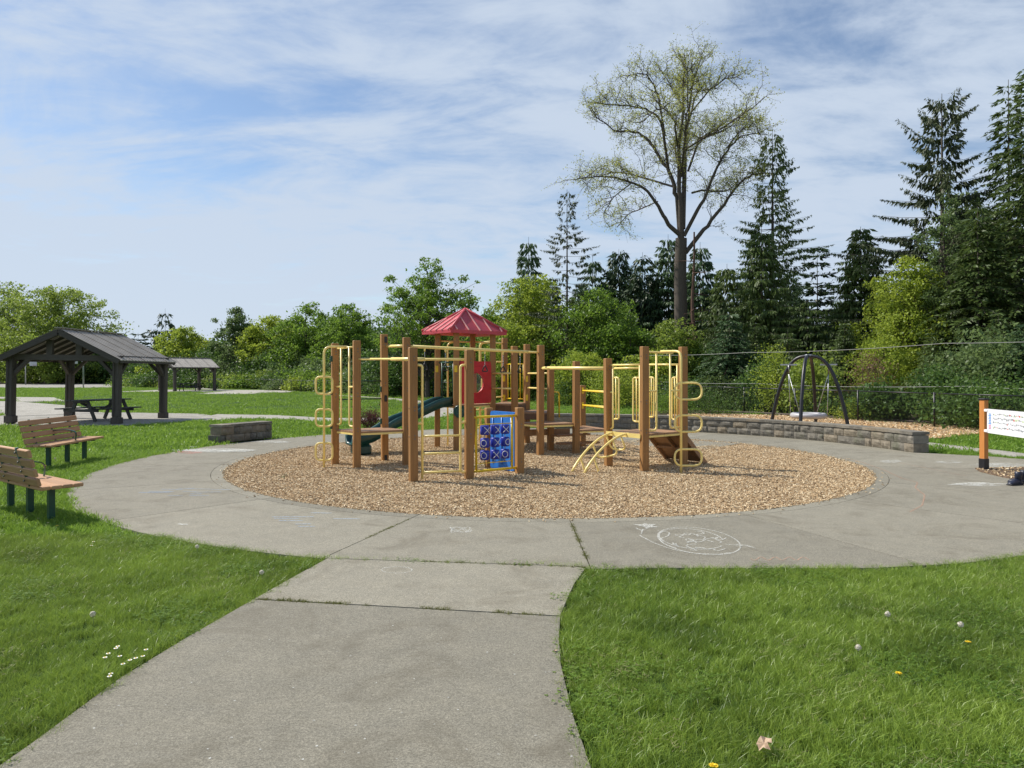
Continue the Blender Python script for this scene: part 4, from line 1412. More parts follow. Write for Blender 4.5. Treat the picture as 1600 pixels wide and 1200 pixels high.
# ------------------------------------------------------------------ park benches
def make_bench(name, label, loc, rz):
    """local x along the bench, +y is the front"""
    t = thing(name, label, 'bench', loc, rz, 'slatted benches facing the playground')
    L = 1.86
    for i in range(4):                                            # backrest slats
        z = .50 + i * .108
        y = -.235 - i * .03
        c, s = math.cos(R(-15)), math.sin(R(-15))
        m = Matrix.Rotation(R(15), 3, 'X')
        MB().box((0, y, z), (L, .042, .092), mat=m, bev=.008).build('back_slat', M['bench_wood'], t, True)
    for i, y in enumerate((-.17, -.055, .06, .175)):
        MB().box((0, y, .425), (L, .104, .042), bev=.008).build('seat_slat', M['bench_wood'], t, True)
    for x in (-.62, 0, .62):
        leg = MB().bar((x, .0, -.1), (x, .0, .38), .065, .065, (0, 1, 0)).build('leg', M['dgreen'], t, True)
        MB().tube(fillet([(x, .20, .395), (x, -.20, .395), (x, -.35, .88)], .07, 5), .019, 8).build('bracket', M['dgreen'], t, True)
        m = MB()
        for i in range(4):
            m.tube([(x, -.268 - i * .03, .50 + i * .108), (x, -.282 - i * .03, .50 + i * .108)], .012, 7)
        m.build('bolt_row', M['bolt'], t, True)
    q = fillet([(0, .15, .45), (0, .17, .62), (0, -.02, .66), (0, -.25, .64)], .09, 6)
    m = MB(); vs = []
    for p in q: vs += [p + Vector((-.028, 0, 0)), p + Vector((.028, 0, 0)), p + Vector((.028, 0, -.014)), p + Vector((-.028, 0, -.014))]
    fs = [(4 * i + j, 4 * i + (j + 1) % 4, 4 * i + 4 + (j + 1) % 4, 4 * i + 4 + j) for i in range(len(q) - 1) for j in range(4)] + [(3, 2, 1, 0), tuple(4 * (len(q) - 1) + j for j in range(4))]
    m.add(vs, fs).build('armrest', M['dgreen'], t, True)
    return t


b1_ = make_bench('park_bench', 'nearest slatted bench, cut off by the left edge and seen from behind', (-5.85, 8.70, -.01), R(-37))
b2_ = copy_tree(b1_)
b2_.location = (-8.45, 13.62, -.01); b2_.rotation_euler = (0, 0, R(-86))
b2_['label'] = 'farther slatted bench with its backrest facing the lawn, in front of the shelter'


# ------------------------------------------------------------------ picnic tables
def make_table(name, label, loc, rz):
    t = thing(name, label, 'picnic table', loc, rz, 'dark picnic tables under the shelters')
    L = 2.15
    for i in range(5): MB().box((0, -.31 + i * .155, .745), (L, .145, .042), bev=.005).build('top_board', M['table_wood'], t, True)
    for s in (-1, 1):
        for k in (0, 1): MB().box((0, s * (.66 + k * .15), .445), (L, .14, .042), bev=.005).build('seat_board', M['table_wood'], t, True)
    for x in (-.74, .74):
        f = MB().bar((x, -.84, .385), (x, .84, .385), .045, .10)
        f.bar((x, -.36, .69), (x, .36, .69), .045, .09)
        f.build('cross_beam', M['table_wood'], t, True)
        for s in (-1, 1):
            MB().bar((x + .045, s * .27, .72), (x + .045, s * .66, -.0), .045, .13, (0, 1, 0)).build('leg', M['table_wood'], t, True)
        MB().bar((x, 0, .66), (x * .2, 0, .40), .04, .09).build('brace', M['table_wood'], t, True)
    return t


t1 = make_table('picnic_table', 'dark picnic table under the large near shelter', (-15.15, 26.3, 0), R(70))
t2 = copy_tree(t1)
t2.location = (-32.0, 71.0, 0); t2.rotation_euler = (0, 0, R(8))
t2['label'] = 'small distant picnic table under the far shelter'


# ------------------------------------------------------------------ shelters
def make_shelter(name, label, loc, rz, hx, hy, ridge_y, span, ztop, zeave, pw, roll=0.0):
    """ridge along local y"""
    t = thing(name, label, 'shelter', loc, group='dark timber picnic shelters', rot=(0, roll, rz))
    for sx_ in (-1, 1):
        for sy_ in (-1, 1):
            p = MB().box((sx_ * hx, sy_ * hy, zeave / 2), (pw, pw, zeave + .04), bev=.01)
            p = p.build('post', M['dark_wood'], t, True)
            MB().box((sx_ * hx, sy_ * hy, .13), (pw + .07, pw + .07, .24), bev=.012).build('post_foot', M['dark_wood'], p, True)
            for k in (-1, 1):
                MB().box((sx_ * hx + k * pw * .32, sy_ * hy - pw / 2 - .012, zeave / 2 + .12), (pw * .3, .03, zeave - .36)).build('post_board', M['dark_wood'], p, True)
            MB().bar((sx_ * hx, sy_ * hy, zeave - .62), (sx_ * (hx - .62), sy_ * hy, zeave + .0), .10, .12, (0, 1, 0)).build('brace', M['dark_beam'], t, True)
            MB().bar((sx_ * hx, sy_ * hy, zeave - .62), (sx_ * hx, sy_ * (hy - .62), zeave + .0), .10, .12, (1, 0, 0)).build('brace', M['dark_beam'], t, True)
    for s in (-1, 1):
        MB().box((0, s * hy, zeave + .05), (hx * 2 + pw + .1, .13, .19)).build('tie_beam', M['dark_beam'], t, True)
        MB().box((s * hx, 0, zeave + .06), (.13, hy * 2 - .14, .18)).build('side_beam', M['dark_beam'], t, True)
        rise = (ztop - zeave) / span
        for x in (-.5, .5):
            zt = ztop - abs(x) * rise - .13
            MB().box((x, s * hy, (zt + zeave + .15) / 2), (.2, .11, zt - zeave - .15)).build('king_post', M['dark_wood'], t, True)
        for side in (-1, 1):
            ye = s * (ridge_y - .03)
            MB().bar((0, ye, ztop - .12), (side * span, ye, zeave - .06), .05, .17, (0, 0, 1)).build('rake_board', M['dark_beam'], t, True)
    for side in (-1, 1):
        MB().box((side * (span + .012), 0, zeave - .055), (.035, ridge_y * 2 - .12, .10)).build('fascia', M['dark_beam'], t, True)
        for k in range(7):
            y = -ridge_y + .25 + k * (2 * ridge_y - .5) / 6
            MB().bar((0, y, ztop - .11), (side * (span - .05), y, zeave - .06), .05, .10).build('rafter', M['dark_beam'], t, True)
        npan = 5
        for k in range(npan):
            y0, y1 = -ridge_y + 2 * ridge_y * k / npan, -ridge_y + 2 * ridge_y * (k + 1) / npan
            m = MB()
            pr = []
            nr_ = 4
            for q in range(nr_):
                a = y0 + (y1 - y0) * q / nr_; w = (y1 - y0) / nr_
                pr += [(a, .022), (a + w * .10, .022), (a + w * .16, 0), (a + w * .94, 0)]
            pr.append((y1 - .002, .0))
            vs = []
            for y, dz in pr:
                vs += [(0, y, ztop + dz), (side * (span + .05), y, zeave + dz)]
            n_ = len(pr)
            vs += [(x_, y_, z_ - .03) for (x_, y_, z_) in vs[:2 * n_]]
            fs = []
            for i in range(n_ - 1):
                a = 2 * i
                fs += [(a, a + 2, a + 3, a + 1), (a + 2 * n_, a + 1 + 2 * n_, a + 3 + 2 * n_, a + 2 + 2 * n_), (a + 1, a + 3, a + 3 + 2 * n_, a + 1 + 2 * n_)]
            m.add(vs, fs).build('roof_panel', M['metal_roof'], t, True)
    MB().box((0, 0, ztop + .03), (.22, ridge_y * 2, .02)).build('ridge_cap', M['metal_roof'], t, True)
    return t


make_shelter('picnic_shelter', 'large dark timber picnic shelter with gabled metal roof at the left', (-15.22, 25.95, 0), 0, 1.80, 1.62, 2.02, 2.05, 3.22, 2.2, .22, R(1.0))
make_shelter('picnic_shelter', 'small far picnic shelter seen past the corner of the large one', (-32.6, 72.0, 0), R(-40), 1.6, 2.0, 2.35, 1.95, 3.30, 2.35, .22)


# ------------------------------------------------------------------ fence along the woods
fn = thing('chain_link_fence', 'long black chain link fence along the edge of the woods', 'fence', (FENCE[0][0], FENCE[0][1], 0))
FH = 1.08
post_me = None
npost = 0
fence_pts = []
for (xa, ya), (xb, yb) in zip(FENCE[:-1], FENCE[1:]):
    L = math.hypot(xb - xa, yb - ya); k = max(1, round(L / 2.75))
    for i in range(k): fence_pts.append((xa + (xb - xa) * i / k, ya + (yb - ya) * i / k))
fence_pts.append(FENCE[-1])
pm = MB().tube([(0, 0, -.1), (0, 0, FH + .04)], .030, 7).mesh('fence_post'); pm.materials.append(M['black'])
o0 = fn.location
for i, (x, y) in enumerate(fence_pts):
    link_mesh('fence_post', pm, None, fn, (x - o0.x, y - o0.y, 0))
for (xa, ya), (xb, yb) in zip(fence_pts[:-1], fence_pts[1:]):
    MB().tube([(xa, ya, FH), (xb, yb, FH)], .021, 6).build('top_rail', M['black'], fn)
V = []; F = []
for (xa, ya), (xb, yb) in zip(fence_pts[:-1], fence_pts[1:]):
    if ya > 75: break
    L = math.hypot(xb - xa, yb - ya); ux, uy = (xb - xa) / L, (yb - ya) / L
    step = .075 if ya < 45 else .15
    for s in (-1, 1):
        x = -FH
        while x < L:
            a0_, a1_ = x, x + FH
            z0_, z1_ = (.03, FH) if s > 0 else (FH, .03)
            if a0_ < 0: z0_ += (z1_ - z0_) * (-a0_ / FH); a0_ = 0
            if a1_ > L: z1_ = z0_ + (z1_ - z0_) * ((L - a0_) / (a1_ - a0_)); a1_ = L
            b = len(V); w = .0022
            V += [(xa + ux * a0_, ya + uy * a0_, z0_ - w), (xa + ux * a0_, ya + uy * a0_, z0_ + w), (xa + ux * a1_, ya + uy * a1_, z1_ + w), (xa + ux * a1_, ya + uy * a1_, z1_ - w)]
            F.append((b, b + 1, b + 2, b + 3))
            x += step
V = np.array(V); V[:, 0] -= o0.x; V[:, 1] -= o0.y
fm = link_mesh('wire_mesh', arr_mesh('wire_mesh', V, F), M['black'], fn); fm['kind'] = 'stuff'

# utility pole and cables behind the fence
up_ = thing('utility_pole', 'slim pale metal pole in the trees behind the right hand deck', 'pole', (6.9, 43.5, 0))
MB().tube([(6.9, 43.5, -.1), (6.9, 43.5, 2.9)], .07, 10).build('shaft', M['steel'], up_)
MB().bar((6.5, 43.5, .35), (7.3, 43.5, .35), .06, .08).build('lower_bracket', M['steel'], up_)


def cable(label, pts, r):
    m = MB(); q = []
    for a, b in zip(pts[:-1], pts[1:]):
        a, b = Vector(a), Vector(b)
        for k in range(8):
            t = k / 8; v = lerp(a, b, t); v.z -= .25 * (t - t * t) * 4 * .3; q.append(v)
    q.append(Vector(pts[-1]))
    o = m.tube(q, r, 5).build('cable', M['cable'], None)
    props(o, label, 'cable')


cable('upper pale cable strung in front of the trees above the nest swing', [(5.2, 44.5, 2.85), (6.9, 43.5, 2.85), (10.2, 31.0, 2.62), (14.5, 24.0, 2.72), (18.0, 19.0, 2.8)], .010)
cable('lower pale cable running level behind the nest swing', [(6.9, 43.5, 1.35), (10.7, 31.0, 1.27), (14.6, 23.0, 1.30), (17.0, 19.0, 1.33)], .009)
lg = MB().tube([(8.6, 34.4 - 3.2, .05), (10.2, 30.1, .06), (12.2, 27.4, .05), (15.2, 22.5, .05)], .05, 7).build('edging_log', M['bark'], None)
props(lg, 'long thin grey edging log behind the orange chip bed', 'log')

# ------------------------------------------------------------------ nest swing
SW = Vector((9.1, 22.0, 0))
sw = thing('nest_swing', 'arched black metal swing frame with a round grey nest seat', 'swing', SW)


def arch(dx, dy, hgt):
    pts = []
    for k in range(33):
        a = math.pi * k / 32
        u = math.cos(a)
        pts.append((SW.x + dx * u, SW.y + dy * u, hgt * (1 - abs(u) ** 2.9)))
    pts[0] = (pts[0][0], pts[0][1], -.1); pts[-1] = (pts[-1][0], pts[-1][1], -.1)
    return pts


for (dx, dy) in ((.89, -.75), (-.78, -1.30)):
    a = MB().tube(arch(dx, dy, 2.24), .052, 10).build('arch', M['black'], sw)
for s in (-1, 1):
    c = SW + Vector((s * .55, s * -.15, 1.98))
    MB().bar(c + Vector((-.22, .1, 0)), c + Vector((.22, -.1, 0)), .04, .045).build('cross_bar', M['steel'], sw)
    for e in (-1, 1):
        q = c + Vector((0, 0, 0))
        sp = SW + Vector((s * .34 * 1.2, e * .38, .46))
        kn = q + Vector((0, 0, -.28))
        MB().tube([q, kn], .022, 6).tube([kn, sp], .011, 5).build('hanging_rope', M['steel'], sw)
tp = SW + Vector((0, 0, 2.25))
MB().box(tp, (.20, .16, .09), bev=.02).build('crown_bracket', M['steel'], sw)
seat = MB().tube([SW + Vector((.45 * math.cos(a), .45 * math.sin(a), .42)) for a in np.linspace(0, 2 * math.pi, 37)[:-1]], .085, 10, True).build('nest_seat', M['swing_grey'], sw)
m = MB()
for k in range(-3, 4):
    w = math.sqrt(max(.01, .42 ** 2 - (k * .12) ** 2))
    m.tube([SW + Vector((k * .12, -w, .40)), SW + Vector((k * .12, w, .40))], .012, 5).tube([SW + Vector((-w, k * .12, .40)), SW + Vector((w, k * .12, .40))], .012, 5)
m.build('rope_net', M['rubber'], seat)

# ------------------------------------------------------------------ picture board at the right edge
SB = Vector((8.36, 12.70, 0))
ddn = Vector((-.10, -1, 0)).normalized()
sb = thing('picture_board', 'white picture board between orange brown posts at the right edge', 'sign', SB)
for q in (SB, SB + ddn * 1.95):
    p = MB().box(q + Vector((0, 0, .60)), (.10, .10, 1.28), R(20), bev=.006).build('post', M['cedar'], sb)
    MB().box(q + Vector((0, 0, .09)), (.115, .115, .22), R(20), bev=.004).build('post_base', M['black'], p)
    MB().box(q + Vector((0, 0, 1.25)), (.13, .13, .03), R(20), bev=.008).build('post_cap', M['black'], p)
# the board's reading side faces left towards the playground
nb_ = Vector((ddn.y, -ddn.x, 0)); nb_ = nb_ if nb_.x < 0 else -nb_
A_ = SB + ddn * .12
BW, BZ0, BZ1 = 1.68, .665, 1.085
bd = MB().bar(A_ + Vector((0, 0, (BZ0 + BZ1) / 2)), A_ + ddn * BW + Vector((0, 0, (BZ0 + BZ1) / 2)), .02, BZ1 - BZ0).build('board', M['sign_white'], sb)
for z in (BZ0 + .03, BZ1 - .03):
    MB().box(SB + ddn * .09 + Vector((0, 0, z)), (.05, .10, .05), bev=.008).build('clip', M['white'], sb)
rr_ = random.Random(8)


def ink(mat, items, nm):
    m = MB()
    for (u, z, w, h) in items:
        c = A_ + ddn * u + nb_ * .0125 + Vector((0, 0, z))
        m.bar(c - ddn * w / 2, c + ddn * w / 2, .003, h)
    m.build(nm, M[mat], bd)


ink('ink_blue', [(.09, 1.0 - k * .028, rr_.uniform(.05, .08), .016) for k in range(7)], 'blue_words')
ink('ink_pink', [(.09, .80 - k * .026, .06, .015) for k in range(3)], 'pink_words')
rows = []
grn = []; red = []
for ri, z in enumerate((1.0, .93, .855, .775)):
    u = .20
    while u < 1.12:
        w = rr_.uniform(.012, .035)
        (grn if rr_.random() < .2 else red if (rr_.random() < .1) else rows).append((u, z + rr_.uniform(-.012, .012), w, rr_.uniform(.008, .035)))
        u += w + rr_.uniform(.008, .03)
for k in range(9): rows.append((1.30, 1.02 - k * .035, .17, .007)); rows.append((1.52, 1.02 - k * .035, .12, .007))
ink('ink_dark', rows, 'small_symbols'); ink('ink_green', grn, 'green_symbols'); ink('ink_red', red, 'red_symbols')


# dark boots left on the paving beside the board
def boot(loc, rz, label, grp):
    t = thing('boot', label, 'boot', loc, rz, grp)
    m = MB()
    secs = [(-.10, .035, .05, .055), (-.07, .045, .075, .06), (-.02, .045, .10, .062), (.04, .043, .08, .055), (.09, .048, .055, .05), (.13, .042, .04, .04), (.155, .02, .025, .025)]
    vs = []; n_ = 10
    for x, w, h, zc_ in secs:
        for j in range(n_):
            a = 2 * math.pi * j / n_
            vs.append((x, w * math.cos(a), max(.0, zc_ * .75 + h * .55 * math.sin(a))))
    fs = [(i * n_ + j, i * n_ + (j + 1) % n_, (i + 1) * n_ + (j + 1) % n_, (i + 1) * n_ + j) for i in range(len(secs) - 1) for j in range(n_)] + [tuple(range(n_))[::-1], tuple((len(secs) - 1) * n_ + j for j in range(n_))]
    m.add(vs, fs, True)
    m.build('upper', M['boot'], t, True)
    MB().tube([(-.045, 0, .06), (-.05, 0, .16), (-.055, 0, .20)], [.045, .05, .053], 10).build('shaft', M['boot'], t, True)
    MB().box((.025, 0, .012), (.27, .095, .022), bev=.008).build('sole', M['rubber'], t, True)


boot((7.70, 10.95, 0), R(200), 'dark navy boot lying furthest left on the paving by the picture board', 'pair of dark boots')
boot((7.88, 11.12, 0), R(150), 'dark navy boot nearer the mulch bed under the picture board', 'pair of dark boots')


# ------------------------------------------------------------------ far things on the left
def hoop(name, label, x, y, sgn):
    t = thing(name, label, 'basketball hoop', (x, y, 0), group='basketball hoops on the far court')
    MB().tube(fillet([(x, y, -.1), (x, y, 3.3), (x + sgn * 1.1, y, 3.5)], .5, 5), .085, 8).build('pole', M['steel'], t)
    MB().box((x + sgn * 1.2, y, 3.45), (.05, 1.6, 1.05)).build('backboard', M['white'], t)
    MB().tube([(x + sgn * 1.45 + .23 * math.cos(a), y + .23 * math.sin(a), 3.05) for a in np.linspace(0, 6.283, 17)[:-1]], .015, 5, True).build('rim', M['red'], t)


hoop('basketball_hoop', 'nearer basketball hoop on the far court, right of the pair', -52.2, 83.8 + 3.5, -1)
hoop('basketball_hoop', 'farther basketball hoop on the far court, left of the pair', -76.0, 112.0, 1)
x, y = -60.0, 112.0
bn = thing('recycling_bin', 'small upright blue bin far away beside the woods', 'bin', (x, y, 0))
MB().box((x, y, 1.1), (.85, .8, 1.25), bev=.08).build('body', M['bin_blue'], bn)
MB().box((x, y, 1.78), (.95, .9, .14), bev=.06).build('lid', M['bin_blue'], bn)
MB().tube([(x, y, -.1), (x, y, .5)], .2, 8).build('foot', M['steel'], bn)


# ------------------------------------------------------------------ vegetation
def unit(v):
    return v / np.maximum(np.linalg.norm(v, axis=1, keepdims=True), 1e-9)


def leaf_arrays(Pp, D, S, L, W, fold=0.0):
    """one diamond shaped leaf per row"""
    L = L[:, None]; W = W[:, None]
    n = np.cross(D, S)
    a = Pp; b = Pp + D * L * .45 + S * W * .5 + n * W * fold; c = Pp + D * L; d = Pp + D * L * .45 - S * W * .5 + n * W * fold
    V = np.stack([a, b, c, d], 1).reshape(-1, 3)
    F = np.arange(len(Pp) * 4).reshape(-1, 4)
    return V, F


def rand_dirs(n, r, zb=0.0):
    v = r.normal(0, 1, (n, 3)); v[:, 2] += zb
    return unit(v)


class Limbs:
    def __init__(self): self.mb = MB()

    def limb(self, pts, r0, r1, n=6):
        k = len(pts)
        self.mb.tube(pts, [r0 + (r1 - r0) * (i / (k - 1)) ** .8 for i in range(k)], n, caps=False)


def wiggle(a, b, r, amt, k=5, sag=0.0):
    a, b = Vector(a), Vector(b)
    L = (b - a).length
    out = []
    for i in range(k + 1):
        t = i / k
        w = math.sin(math.pi * t) * amt * L
        out.append(lerp(a, b, t) + Vector((r.normal(0, w), r.normal(0, w), r.normal(0, w * .6) + sag * math.sin(math.pi * t) * L)))
    out[0], out[-1] = a, b
    return out


def broad_tree(name, label, x, y, H, prof, mat, seed, nclump=90, nleaf=9000, lsize=.12, trunk_r=.18, group=None, cat='tree', airy=0.0,
               barkmat='bark', crad=.11, stems=1, cen=(0, 0)):
    """prof: list of (height fraction, crown radius in metres)"""
    nleaf = int(nleaf * 1.3); lsize *= .74; nclump = int(nclump * 1.7)
    r = np.random.default_rng(seed)
    t = thing(name, label, cat, (x, y, 0), group=group)
    hs = [p[0] for p in prof]; rs = [p[1] for p in prof]
    rad = lambda q: np.interp(q, hs, rs)
    wts = np.linspace(hs[0], hs[-1], 60); wr = rad(wts) ** 1.4 + .05; cdf = np.cumsum(wr) / wr.sum()
    tt = np.interp(r.uniform(0, 1, nclump), cdf, wts)
    an = r.uniform(0, 2 * math.pi, nclump)
    lob = (1 + .26 * np.sin(an * 3 + tt * 9 + seed) + .20 * np.sin(an * 5 - tt * 14 + seed)) * r.uniform(.86, 1.16, nclump)
    q = r.uniform(0, 1, nclump) ** .45
    rr = rad(tt) * q * lob
    Cx = np.stack([rr * np.cos(an) + cen[0] * tt, rr * np.sin(an) + cen[1] * tt, tt * H], 1)
    cr = crad * ((max(rs) * .6 + 1.1) if not airy else max(rs)) * r.uniform(.6, 1.6, nclump) * (1.25 if airy == 0 else .9)
    ctint = r.uniform(-.22, .22, nclump)
    w = cr ** 2; idx = r.choice(nclump, nleaf, p=w / w.sum())
    off = rand_dirs(nleaf, r) * (r.uniform(0, 1, nleaf) ** .4)[:, None]
    off[:, 2] *= .62
    Pp = Cx[idx] + off * cr[idx][:, None]
    # part of the leaves fill the crown between the clumps
    fill = r.uniform(0, 1, nleaf) < (.30 if not airy else .12)
    nf = int(fill.sum())
    tf = np.interp(r.uniform(0, 1, nf), cdf, wts); af = r.uniform(0, 2 * math.pi, nf)
    rf_ = rad(tf) * r.uniform(0, 1, nf) ** .5 * (1 + .26 * np.sin(af * 3 + tf * 9 + seed) + .20 * np.sin(af * 5 - tf * 14 + seed)) * r.uniform(.75, 1.02, nf)
    Pp[fill] = np.stack([rf_ * np.cos(af) + cen[0] * tf, rf_ * np.sin(af) + cen[1] * tf, tf * H], 1)
    D = rand_dirs(nleaf, r, -.25)
    U = rand_dirs(nleaf, r, 1.1)
    S = unit(np.cross(D, U))
    L = lsize * r.uniform(.6, 1.4, nleaf)
    V, F = leaf_arrays(Pp, D, S, L, L * r.uniform(.5, .85, nleaf), .15)
    tint = np.clip(.42 + ctint[idx] + r.normal(0, .16, nleaf), 0, 1)
    lb = Limbs()
    for s in range(stems):
        bx, by = (r.normal(0, trunk_r * 2.2, 2) if stems > 1 else (0, 0))
        topz = H * (.82 if not airy else .9)
        tk = wiggle((bx, by, -.15), (cen[0] * .8, cen[1] * .8, topz) if stems == 1 else (r.normal(0, max(rs) * .35), r.normal(0, max(rs) * .35), topz), r, .02, 8)
        lb.limb(tk, trunk_r, trunk_r * .18, 8)
        for i in range(s, nclump, stems):
            if i % 3 and (not airy or i % 2): continue
            zz = max(.12 * H, Cx[i][2] - rr[i] * r.uniform(.5, 1.0) - .05 * H)
            f = min(.97, zz / topz) * 8; k0 = int(f); a = lerp(tk[k0], tk[min(k0 + 1, 8)], f - k0)
            lb.limb(wiggle(a, Cx[i], r, .06, 4, .04), trunk_r * .26 * (1 - .6 * f / 8), trunk_r * .04, 4)
    lb.mb.build('trunk', M[barkmat], t, True)
    link_mesh('crown', arr_mesh('crown', V, F, tint), M[mat], t)
    return t


def conifer(name, label, x, y, H, rb, mat, seed, kind='fir', t0=.08, spacing=.42, nbr=6, spray=.42, group=None, trunk_r=None, lean=0.0, irregular=.25, bmat='bark'):
    r = np.random.default_rng(seed)
    t = thing(name, label, 'tree', (x, y, 0), group=group)
    trunk_r = trunk_r or H * .010
    if kind in ('cedar', 'hemlock', 'fir'): rb *= 1.22; nbr += 1
    lb = Limbs()
    tk = [Vector((lean * (i / 8) ** 1.3, .02 * math.sin(i), H * i / 8 - .1 * (i == 0))) for i in range(9)]
    lb.limb(tk, trunk_r, .012, 7)
    PP = []; DD = []; SS = []; LL = []; WW = []; TT = []
    z = H * t0
    while z < H * .992:
        f = (z / H - t0) / (1 - t0)
        if kind == 'cedar': shp = (1 - f) ** .75 * (.75 + .35 * math.sin(min(1, f * 4) * 1.57))
        elif kind == 'sparse': shp = (1 - f) ** .7 * (.55 + .6 * math.sin(f * 9 + seed) ** 2)
        elif kind == 'spruce': shp = (1 - f) ** .55 * (.8 + .2 * math.sin(f * 13 + seed))
        else: shp = (1 - f) ** .9
        nb_ = max(2, int(round(nbr * (1 - .35 * f) + r.uniform(-1, 1))))
        ph = r.uniform(0, 6.28)
        tc_ = Vector((lean * (z / H) ** 1.3, 0, z))
        for k in range(nb_):
            a = ph + 2 * math.pi * k / nb_ + r.normal(0, .25)
            L = rb * shp * r.uniform(1 - irregular * 1.6, 1 + irregular) + .28
            if L < .12: continue
            ca, sa = math.cos(a), math.sin(a)
            if kind == 'cedar': c1, c2 = -.28, .10
            elif kind == 'sparse': c1, c2 = -.05 - .35 * (1 - f), .22
            elif kind == 'spruce': c1, c2 = -.22 + .55 * f, .16
            elif kind == 'hemlock': c1, c2 = -.02, -.30
            else: c1, c2 = .05 + .35 * f, -.12
            m = 7
            pts = []
            for i in range(m + 1):
                s = i / m
                pts.append(np.array((tc_.x + ca * L * s, tc_.y + sa * L * s, z + L * (c1 * s + c2 * s * s))))
            pts = np.array(pts)
            if L > .7: lb.limb([Vector(p) for p in pts[::2]], max(.012, trunk_r * .16 * (1 - f * .6)), .006, 3)
            n = max(4, int(L / spray * {'cedar': 16, 'sparse': 13, 'spruce': 24, 'hemlock': 15, 'fir': 17}[kind]))
            s = r.uniform(.08 if kind != 'sparse' else .3, 1.0, n) ** .8
            px = np.stack([np.interp(s, np.linspace(0, 1, m + 1), pts[:, j]) for j in range(3)], 1)
            side = r.choice((-1, 1), n)
            fw = r.uniform(.1, .9, n)
            d = np.stack([ca * fw - sa * side * r.uniform(.3, 1.0, n), sa * fw + ca * side * r.uniform(.3, 1.0, n), np.zeros(n)], 1)
            lat = np.clip(1.25 - s, .25, 1.0) * spray
            if kind in ('cedar', 'sparse'):
                hang = r.uniform(.4, 2.2, n)
            elif kind == 'spruce': hang = r.uniform(.2, 2.4, n)
            elif kind == 'hemlock': hang = r.uniform(.0, .8, n)
            else: hang = r.uniform(-.15, .35, n)
            base_off = unit(d) * (r.uniform(0, .75, n) * lat)[:, None]
            base_off[:, 2] -= hang * lat * .18 * r.uniform(0, 1, n)
            d[:, 2] -= hang
            d = unit(d)
            up = rand_dirs(n, r, 1.3 if kind in ('fir', 'hemlock') else .4)
            S = unit(np.cross(d, up))
            PP.append(px + base_off); DD.append(d); SS.append(S)
            LL.append(lat * r.uniform(.6, 1.35, n)); WW.append(lat * r.uniform(.19, .42, n))
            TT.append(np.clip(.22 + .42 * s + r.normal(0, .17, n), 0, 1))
        z += spacing * r.uniform(.7, 1.35) * (1 if kind != 'sparse' else 1.1)
    V, F = leaf_arrays(np.concatenate(PP), np.concatenate(DD), np.concatenate(SS), np.concatenate(LL), np.concatenate(WW), .1)
    lb.mb.build('trunk', M[bmat], t, True)
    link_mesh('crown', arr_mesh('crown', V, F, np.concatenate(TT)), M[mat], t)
    return t


def at_px(px, Y): return (px - 800) / 1120 * Y


def h_at(py, Y): return 1.7 + (584 - py) / 1120 * Y


def bt(label, px, Y, top, hw, mat, seed, shape='round', **kw):
    """broad tree whose crown is hw wide (in metres from hw pixels of the survey) at distance Y"""
    H = h_at(top, Y); rw = hw / 1120 * Y * 1.15
    pf = {'round': [(.03, .75), (.2, .95), (.45, 1.0), (.68, .9), (.85, .62), (.96, .3)],
          'tall': [(.02, .8), (.25, 1.0), (.5, 1.0), (.72, .8), (.88, .5), (.97, .2)],
          'open': [(.28, .35), (.42, .85), (.58, 1.0), (.72, .85), (.85, .5), (.93, .28), (1.0, .08)],
          'cone': [(.04, .8), (.3, 1.0), (.6, .8), (.85, .4), (.98, .1)],
          'column': [(.1, .8), (.5, 1.0), (.8, .8), (.98, .3)]}[shape]
    return broad_tree('broadleaf_tree', label, at_px(px, Y), Y, H, [(a, b * rw) for a, b in pf], mat, seed, **kw)


# --- left: far trees behind the court and the shelters
LT = dict(nclump=130, nleaf=15000, lsize=.50, trunk_r=.35)
bt('tall olive tree cut by the left edge, behind the big rounded one', -8, 135, 432, 60, 'leaf_olive', 1, **LT)
bt('big wide olive-green rounded tree above the large shelter at the left', 92, 125, 441, 78, 'leaf_olive', 2, nclump=190, nleaf=24000, lsize=.50, trunk_r=.45)
conifer('fir_tree', 'small dark fir tip just right of the big rounded olive tree', at_px(172, 150), 150, h_at(498, 150), 2.6, 'needle_fir', 3, 'fir', spacing=1.2, spray=1.1)
conifer('fir_tree', 'low dark fir behind the large shelter roof ridge', at_px(216, 150), 150, h_at(520, 150), 3.6, 'needle_fir', 4, 'fir', spacing=1.2, spray=1.2)
conifer('spruce_tree', 'tallest dark pointed spruce left of the yellow-green tree above the far shelter', at_px(258, 130), 130, h_at(482, 130), 4.6, 'needle_fir', 5, 'sparse', spacing=.8, spray=1.3, nbr=7)
conifer('fir_tree', 'dark fir beside the pointed spruce, right above the roof slope', at_px(236, 140), 140, h_at(512, 140), 3.6, 'needle_fir', 6, 'fir', spacing=1.1, spray=1.1)
bt('round yellow-green tree above the far small shelter', 287, 100, 507, 42, 'leaf_yellow', 7, nclump=110, nleaf=12000, lsize=.38, trunk_r=.3)
bt('low dark green tree right of the far shelter roof', 337, 96, 531, 32, 'leaf_dark', 8, nclump=90, nleaf=9000, lsize=.36, trunk_r=.25)
bt('tall airy grey-green tree with a forked top right of the far shelter', 374, 92, 478, 34, 'leaf_grey', 9, 'open', nclump=80, nleaf=9000, lsize=.34, trunk_r=.28, airy=1, crad=.16)
bt('yellow-green tree between the airy tree and the darker crowned one', 424, 90, 488, 44, 'leaf_yellow', 10, nclump=120, nleaf=13000, lsize=.36, trunk_r=.3)
bt('broad mid green tree with a dark right half, left of the loop climber', 478, 84, 470, 46, 'leaf_green', 11, 'tall', nclump=130, nleaf=14000, lsize=.34, trunk_r=.3)
